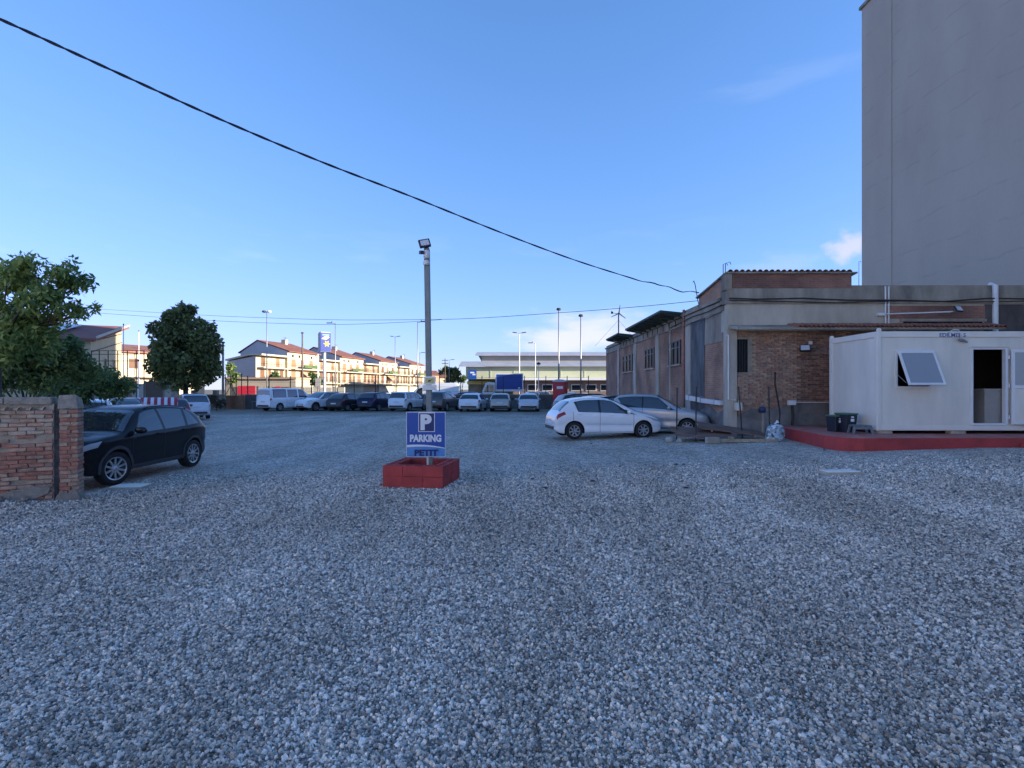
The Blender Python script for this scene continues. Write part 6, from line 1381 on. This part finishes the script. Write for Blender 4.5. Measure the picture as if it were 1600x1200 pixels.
# ------------------------------------------------------------------ overhead cables
def wire(name, label, ctrl, y0, y1, r, mt, sub=5, twist=False):
    px = [c[0] for c in ctrl]; f = pchip(px, [c[1] for c in ctrl]); a, b_ = px[0], px[-1]
    A = (a - 800) / F; Bq = (b_ - 800) / F; pts = []
    pA = Vector((A * y0, y0)); pB = Vector((Bq * y1, y1))
    for q in np.linspace(a, b_, 240 if twist else 50):
        m_ = (q - 800) / F; den = (pB.x - pA.x) - m_ * (pB.y - pA.y); s = (m_ * pA.y - pA.x) / den
        Y = pA.y + s * (pB.y - pA.y); pts.append(P(q, float(f(q)[0, 0]), Y))
    t = thing(name, label, 'cable', pts[-1])
    if twist:
        for ph in (0, math.pi):
            pp = [p + Vector((0, math.sin(i * .55 + ph) * r * .8, math.cos(i * .55 + ph) * r * .8)) for i, p in enumerate(pts)]
            MB().tube(pp, r, 6).build('strand', mt, t, True, smooth=True)
    else: MB().tube(pts, r, 5).build('strand', mt, t, True, smooth=True)
    return t
ins = P(1090, 457, 22.4)
wire('overhead_cable', 'thick black overhead cable sagging from upper left to the workshop roof', [(-420, -150), (0, 30), (160, 103), (350, 189), (500, 252), (640, 306), (800, 370), (900, 407), (985, 434), (1005, 440), (1018, 441.5), (1032, 446), (1045, 448), (1056, 453), (1068, 456.5), (1078, 455), (1092, 457.5)], 5.5, 22.4, .0125, M_cable, twist=True)
wire('overhead_wire', 'upper thin wire crossing low over the houses', [(120, 481), (400, 496), (560, 500), (690, 499), (870, 489), (1000, 479), (1090, 470)], 60, 24, .013, M_cable)
wire('overhead_wire', 'lower thin wire crossing low over the houses', [(120, 487), (400, 504), (520, 507), (640, 503), (690, 499.5)], 60, 44, .016, M_cable)
t = thing('cable_bracket', 'bent iron bracket on the workshop roof holding the thick cable', 'bracket', (ins.x, ins.y, 5.05))
MB().tube([(.12, .0, 0), (0, 0, .55), (-.1, 0, 1.15), (-.16, 0, 1.32), (-.2, 0, 1.25)], .018, 5).build('rod', M_blackm, t); MB().lathe([(0, -.06), (.05, -.05), (.03, 0), (.05, .05), (0, .06)], (0, 0, .62), 'z', 8).build('insulator', M_blackm, t)

# ------------------------------------------------------------------ clutter before the workshop
def post(label, px0, px1, pyt, pyb, Y):
    a = P(px0, pyt, Y); b_ = P(px1, pyb, Y); gz = g(b_.x, Y); b_.z = gz
    t = thing('iron_post', label, 'post', tuple(b_), 0, 'iron posts around the board pile'); MB().tube([(0, 0, 0), tuple(a - b_)], .022, 6).build('rod', M_blackm, t); MB().lathe([(0, -.02), (.03, -.02), (.03, .01), (0, .02)], tuple(a - b_), 'z', 6).build('cap', M_blackm, t)
post('thin black iron post before the silver small hatchback door', 1058, 1057, 607, 668, 17.9)
post('thin black iron post before the silver small hatchback nose', 1088, 1087, 605, 682, 17.2)
post('leaning black iron post right of the white wall box', 1154, 1160, 605, 668, 17.6)
post('black iron post nearest the plastic bag', 1201, 1203, 605, 668, 17.6)
def boards(label, pts, n, mt, Zs, th=.03, groupn='heap of old boarded panels'):
    """pts: 4 plan corners (x,y): near-left, near-right, far-right, far-left; Zs their heights"""
    A, Bq, C, D = [Vector((p[0], p[1], z)) for p, z in zip(pts, Zs)]
    t = thing('boarded_panel', label, 'panel', (A.x, A.y, g(A.x, A.y)), 0, groupn)
    for k in range(n):
        a0, a1 = (k + .03) / n, (k + .97) / n
        q = [A.lerp(D, a0), Bq.lerp(C, a0), Bq.lerp(C, a1), A.lerp(D, a1)]; j = Vector((rq.uniform(-.05, .05), 0, rq.uniform(-.008, .008))); q = [v + j for v in q]
        MB().add([tuple(v) for v in q] + [tuple(v + Vector((0, 0, th))) for v in q], [(0, 1, 2, 3), (4, 7, 6, 5), (0, 4, 5, 1), (1, 5, 6, 2), (2, 6, 7, 3), (3, 7, 4, 0)]).build('board', mt, t, True)
    for f_ in (.2, .8):
        m0, m1 = A.lerp(Bq, f_) - Vector((0, 0, .035)), D.lerp(C, f_) - Vector((0, 0, .035)); MB().tube([m0, m1], .03, 4).build('batten', M_woodl, t, True)
    return t
g0 = .22
boards('reddish boarded panel lying lower in the heap, left', [(5.25, 17.2), (6.9, 16.6), (7.2, 17.9), (5.4, 18.3)], 7, M_wood, (g0 + .12, g0 + .05, g0 + .28, g0 + .34))
boards('reddish boarded panel resting on top of the heap, right', [(6.0, 17.35), (8.1, 16.85), (8.2, 18.1), (6.3, 18.35)], 8, M_wood, (g0 + .36, g0 + .12, g0 + .22, g0 + .50))
t = thing('timber_beam', 'pale rough timber beam along the front of the board heap', 'beam', (7.2, 16.55, g(7.2, 16.5)), R(-2)); MB().bx(-.95, .95, -.05, .05, .0, .1).build('beam', M_woodl, t, bevel=.008); MB().bx(-.5, -.38, -.08, .1, .102, .16).build('cleat', M_woodl, t)
t = thing('concrete_block', 'pale concrete block under the left board panel', 'block', (6.15, 16.5, g(6.15, 16.5)), R(8)); MB().bx(-.19, .19, -.1, .1, 0, .19).build('block_body', M_conc, t, bevel=.01); MB().bx(-.12, .12, -.105, -.098, .05, .14).build('block_recess', M_concd, t)
for k, (x, y, r_) in enumerate(((5.05, 17.3, .13), (5.3, 17.05, .1))):
    q = MB(); q.lathe([(0, -r_ * .7), (r_ * .8, -r_ * .4), (r_, .1 * r_), (r_ * .6, r_ * .6), (0, r_ * .7)], (0, 0, 0), 'z', 8); me = q.mesh('stone', M_conc)
    for v in me.vertices: v.co += Vector((rq.uniform(-.3, .3), rq.uniform(-.3, .3), rq.uniform(-.3, .3))) * r_ * .5
    o = obj('loose_stone', me, None, (x, y, g(x, y) + r_ * .5)); tag(o, ('larger' if k == 0 else 'smaller') + ' brown stone at the left end of the board heap', 'stone')
# plastic bag
bg_ = thing('plastic_bag', 'bulging clear plastic bag of rubbish left of the red platform', 'bag', (PX(1211, 16.7), 16.7, g(8.2, 16.7)))
q = MB(); n = 22; prof = [(.0, 0), (.22, .005), (.27, .08), (.275, .2), (.26, .34), (.24, .44), (.16, .50), (.0, .52)]; q.lathe(prof, (0, 0, 0), 'z', n)
pr = []
q2 = MB()
for i in range(25):
    for k in range(n):
        z = i / 24 * .52; rr_ = float(np.interp(z, [p_[1] for p_ in prof[1:]], [p_[0] for p_ in prof[1:]])) if i not in (0, 24) else .02
        a = 2 * math.pi * k / n; rr_ *= 1 + rq.uniform(-.09, .07) + .05 * math.sin(3 * a + z * 9); q2.v.append((rr_ * math.cos(a) * 1.0, rr_ * math.sin(a) * .85, z + rq.uniform(-.008, .008)))
for i in range(24):
    for k in range(n): q2.f.append((i * n + k, i * n + (k + 1) % n, (i + 1) * n + (k + 1) % n, (i + 1) * n + k)); q2.m.append(0)
mbag = bpy.data.materials.new('bag_film'); mbag.use_nodes = True; N_ = mbag.node_tree.nodes; Lk_ = mbag.node_tree.links; b_ = N_['Principled BSDF']; b_.inputs['Roughness'].default_value = .22
ge = N_.new('ShaderNodeNewGeometry'); vv = N_.new('ShaderNodeTexVoronoi'); vv.inputs['Scale'].default_value = 11; Lk_.new(ge.outputs['Position'], vv.inputs['Vector']); rc = N_.new('ShaderNodeValToRGB'); sc_ = N_.new('ShaderNodeSeparateColor'); Lk_.new(vv.outputs['Color'], sc_.inputs[0]); Lk_.new(sc_.outputs[0], rc.inputs[0]); Lk_.new(rc.outputs[0], b_.inputs['Base Color'])
e_ = rc.color_ramp.elements; e_[0].color = (.06, .10, .14, 1); e_[1].color = (.75, .78, .8, 1)
for p_, c_ in ((.3, (.35, .48, .56)), (.45, (.62, .66, .68)), (.6, (.10, .16, .14)), (.75, (.40, .55, .66))): k = e_.new(p_); k.color = (*c_, 1)
q2.build('bag_body', mbag, bg_, smooth=False); MB().tube([(0, 0, .5), (.02, -.02, .56), (.08, -.03, .60)], [.05, .02, .06], 7).build('bag_knot', mat('bag_knot', (.6, .66, .7), .3), bg_)
# meter boxes, pipes
bx_ = thing('meter_box', 'white plastic box at the workshop corner with a conduit', 'box', (wx(1149), WY - .28, .9)); z0 = wz(641) - .9
MB().bx(-.08, .1, -.06, .2, z0, z0 + .27).build('box_body', mat('box_cream', (.60, .60, .52), .5), bx_, bevel=.012); MB().tube([(.04, .04, z0 + .27), (.04, .04, z0 + .42)], [.035, .02], 6).build('spout', M_pvc, bx_)
tk = thing('white_trunking', 'white cable trunking along the workshop side wall above the silver small hatchback', 'trunking', (WX - .12, 20, 1.3))
MB().prism([(-1.1, -.02), (-1.1, .14), (.6, .19), (2.6, .30), (2.6, .10), (.6, .02)], -.05, .1, 'x').build('duct', M_pvc, tk, bevel=.008); 
for yy in (-.6, .8, 2.2): MB().bx(-.06, .1, yy - .02, yy + .02, -.02 + yy * .045, .24 + yy * .045).build('clip', M_steel, tk)
jb = thing('junction_box', 'white junction box on a black corrugated duct by the platform', 'box', (wx(1231), WY - .25, PZT)); zz = wz(629) - PZT
MB().bx(-.13, .13, -.06, .06, zz - .08, zz + .08).build('box_body', M_pvc, jb, bevel=.01); MB().tube([(.02, 0, .0), (.05, 0, .3), (.01, 0, zz - .08)], .045, 8).build('duct', M_black, jb); MB().tube([(.13, .12, zz + .01), (1.6, .15, zz + .01)], .018, 5).build('conduit', M_pvc, jb)
sp2 = thing('standpipe', 'dark blue capped grey standpipe against the stained wall', 'pipe', (wx(1186), WY - .3, .3)); MB().tube([(0, 0, 0), (0, 0, wz(645) - .3)], .045, 8).build('pipe', M_conc, sp2); MB().lathe([(0, -.1), (.1, -.09), (.13, .02), (.09, .1), (0, .12)], (-.04, -.02, wz(640) - .3), 'z', 10).build('cap', mat('navy_plastic', (.03, .05, .12), .5), sp2, smooth=True)
hs_ = thing('black_hose', 'black hose hanging down the brick wall between post and junction box', 'hose', (wx(1210), WY - .15, .3)); MB().tube([(-.05, 0, wz(583) - .3), (-.06, -.02, wz(600) - .3), (.03, -.04, wz(625) - .3), (.09, -.06, wz(645) - .3), (.05, -.1, wz(660) - .3), (-.02, -.2, .25)], .024, 6).build('hose', M_cable, hs_, smooth=True); MB().lathe([(0, -.03), (.035, -.03), (.035, .03), (0, .03)], (-.05, 0, wz(583) - .3), 'z', 6).build('hook', M_blackm, hs_)
# bins and stool on the platform
M_bin = mat('bin_navy', (.015, .018, .03), .5); M_lid = mat('bin_lid_green', (.07, .16, .10), .5)
def crate(label, px, Y, s):
    t = thing('waste_bin', label, 'bin', (PX(px, Y), Y, PZT), R(8), 'bins beside the cabin'); w, d, h = .33 * s, .42 * s, .46 * s
    MB().add([(-w*.42, -d*.42, 0), (w*.42, -d*.42, 0), (w*.42, d*.42, 0), (-w*.42, d*.42, 0), (-w/2, -d/2, h), (w/2, -d/2, h), (w/2, d/2, h), (-w/2, d/2, h)], [(3, 2, 1, 0), (4, 5, 6, 7), (0, 1, 5, 4), (1, 2, 6, 5), (2, 3, 7, 6), (3, 0, 4, 7)]).build('bin_body', M_bin, t, bevel=.015)
    MB().bx(-w*.54, w*.54, -d*.54, d*.54, h + .002, h + .05).build('lid', M_lid, t, bevel=.015)
    MB().bx(-.05, .05, -d*.5 - .022, -d*.5 - .004, h*.62, h*.78).build('sticker', M_white, t); MB().bx(-.04, .04, -d*.5 - .022, -d*.5 - .004, h*.84, h*.92).build('sticker', M_white, t)
crate('left dark bin with green lid beside the white cabin', 1305, 15.9, .95); crate('right dark bin with green lid beside the white cabin', 1322, 15.7, 1.1)
stl = thing('step_stool', 'small grey plastic step stool at the cabin corner', 'stool', (PX(1344, 15.1), 15.1, PZT), R(-6)); M_st = mat('stool_grey', (.14, .17, .19), .5)
MB().bx(-.24, .24, -.15, .15, .21, .245).build('seat', M_st, stl, bevel=.01)
for x in (-1, 1):
    for y in (-1, 1):
        MB().add([(x * .21 - .03, y * .12 - .025, .208), (x * .21 + .03, y * .12 - .025, .208), (x * .21 + .03, y * .12 + .025, .208), (x * .21 - .03, y * .12 + .025, .208), (x * .25 - .025, y * .15 - .02, 0), (x * .25 + .025, y * .15 - .02, 0), (x * .25 + .025, y * .15 + .02, 0), (x * .25 - .025, y * .15 + .02, 0)], [(0, 1, 2, 3), (4, 7, 6, 5), (0, 4, 5, 1), (1, 5, 6, 2), (2, 6, 7, 3), (3, 7, 4, 0)]).build('leg', M_st, stl)
MB().bx(-.2, .2, -.145, -.115, .13, .2).build('apron', M_st, stl)
# covers in the gravel
for label, px, py, w_, d_ in (('pale flat concrete cover in the gravel beside the black SUV', 204, 762, .58, .36), ('pale flat concrete cover in the gravel before the red platform', 1312, 739.5, .66, .30)):
    Yq = F * (CH - g(PX(px, 10.5), 10.5)) / (py - HOR); xq = PX(px, Yq); t = thing('drain_cover', label, 'cover', (xq, Yq, g(xq, Yq) + .034), R(5))
    MB().bx(-w_/2, w_/2, -d_/2, d_/2, 0, .022).build('slab', mat('pale_cover', (.86, .80, .70), .85, var=.08, vscale=6, bump=.3), t, bevel=.006)
    MB().bx(-w_/2 - .03, w_/2 + .03, -d_/2 - .03, d_/2 + .03, -.05, .008).build('frame', M_conc, t)
# scraps lying on the gravel
CL = ['largest dark clod on the open gravel right of the red planter', 'left of two dark clods close together on the gravel before the board heap', 'right of two dark clods close together on the gravel before the board heap', 'dark clod on the worn gravel below the pair of clods', 'dark clod midway between the largest clod and the worn gravel patch', 'dark scrap just before the white hatchback', 'lowest dark clod on the worn gravel patch', 'dark scrap on the gravel nearest right of the red planter', 'dark scrap just before the red platform corner', 'thin dark scrap left of the largest clod']
for k, (px, py) in enumerate(((926, 748), (1056, 727), (1068, 727), (1066, 752), (987, 753), (924, 692), (1072, 762), (832, 742), (1288, 712), (852, 756))):
    Yq = F * (CH - .1) / (py - HOR); xq = PX(px, Yq); s = rq.uniform(.03, .06) * (1.6 if k == 0 else 1)
    q = MB(); q.lathe([(0, -.3), (.7, -.25), (1, 0), (.5, .4), (0, .45)], (0, 0, 0), 'z', 6); me = q.mesh('scrap', mat('dark_scrap', (.06, .055, .05), .9))
    for v in me.vertices: v.co = Vector((v.co.x * s * rq.uniform(.6, 1.4), v.co.y * s * rq.uniform(.5, 1.2), v.co.z * s * .7))
    o = obj('dark_scrap', me, None, (xq, Yq, g(xq, Yq) + s * .15)); tag(o, CL[k], 'clod', 'dark clods scattered on the gravel')
# striped cover on a small trailer among the cars at left
SYc = 27.6; sc0 = thing('striped_cover', 'red and white striped fabric cover stretched over a low frame among the cars', 'canopy', (PX(236, SYc), SYc, 0), R(32))
ns = 16; wL = 2.3
M_sr = mat('stripe_red', (.42, .035, .06), .8); M_sw = mat('stripe_white', (.72, .70, .70), .8)
def arcz(a): return 1.42 + .10 * math.cos(a * 1.4)
for k in range(ns):
    x0, x1 = -wL/2 + wL * k / ns, -wL/2 + wL * (k + 1) / ns; pr = [(math.sin(a) * .95, .62 + math.cos(a) * .80) for a in np.linspace(-1.25, 1.25, 11)]
    MB().prism(pr + [(y * .98, z - .02) for y, z in reversed(pr)], x0, x1 - .004, 'x').build('stripe', M_sr if k % 2 else M_sw, sc0)
for k in range(5):
    a0, a1 = -1.25 + 2.5 * k / 5, -1.25 + 2.5 * (k + 1) / 5
    MB().prism([(math.sin(a0) * .94, .62 + math.cos(a0) * .78), (math.sin(a1) * .94, .62 + math.cos(a1) * .78), (math.sin(a1) * .94, .45), (math.sin(a0) * .94, .45)], wL/2, wL/2 + .02, 'x').build('end_stripe', M_sr if k % 2 else M_sw, sc0)
MB().bx(-wL/2 + .03, wL/2 - .03, -.85, .85, .25, .84).build('trailer_body', M_dark, sc0)
for x in (-.7, .7):
    for s in (-1, 1): obj('wheel', ty_, sc0, (x, s * .78, .3), (0, 0, 0 if s > 0 else math.pi)).scale = (.75, .75, .75)
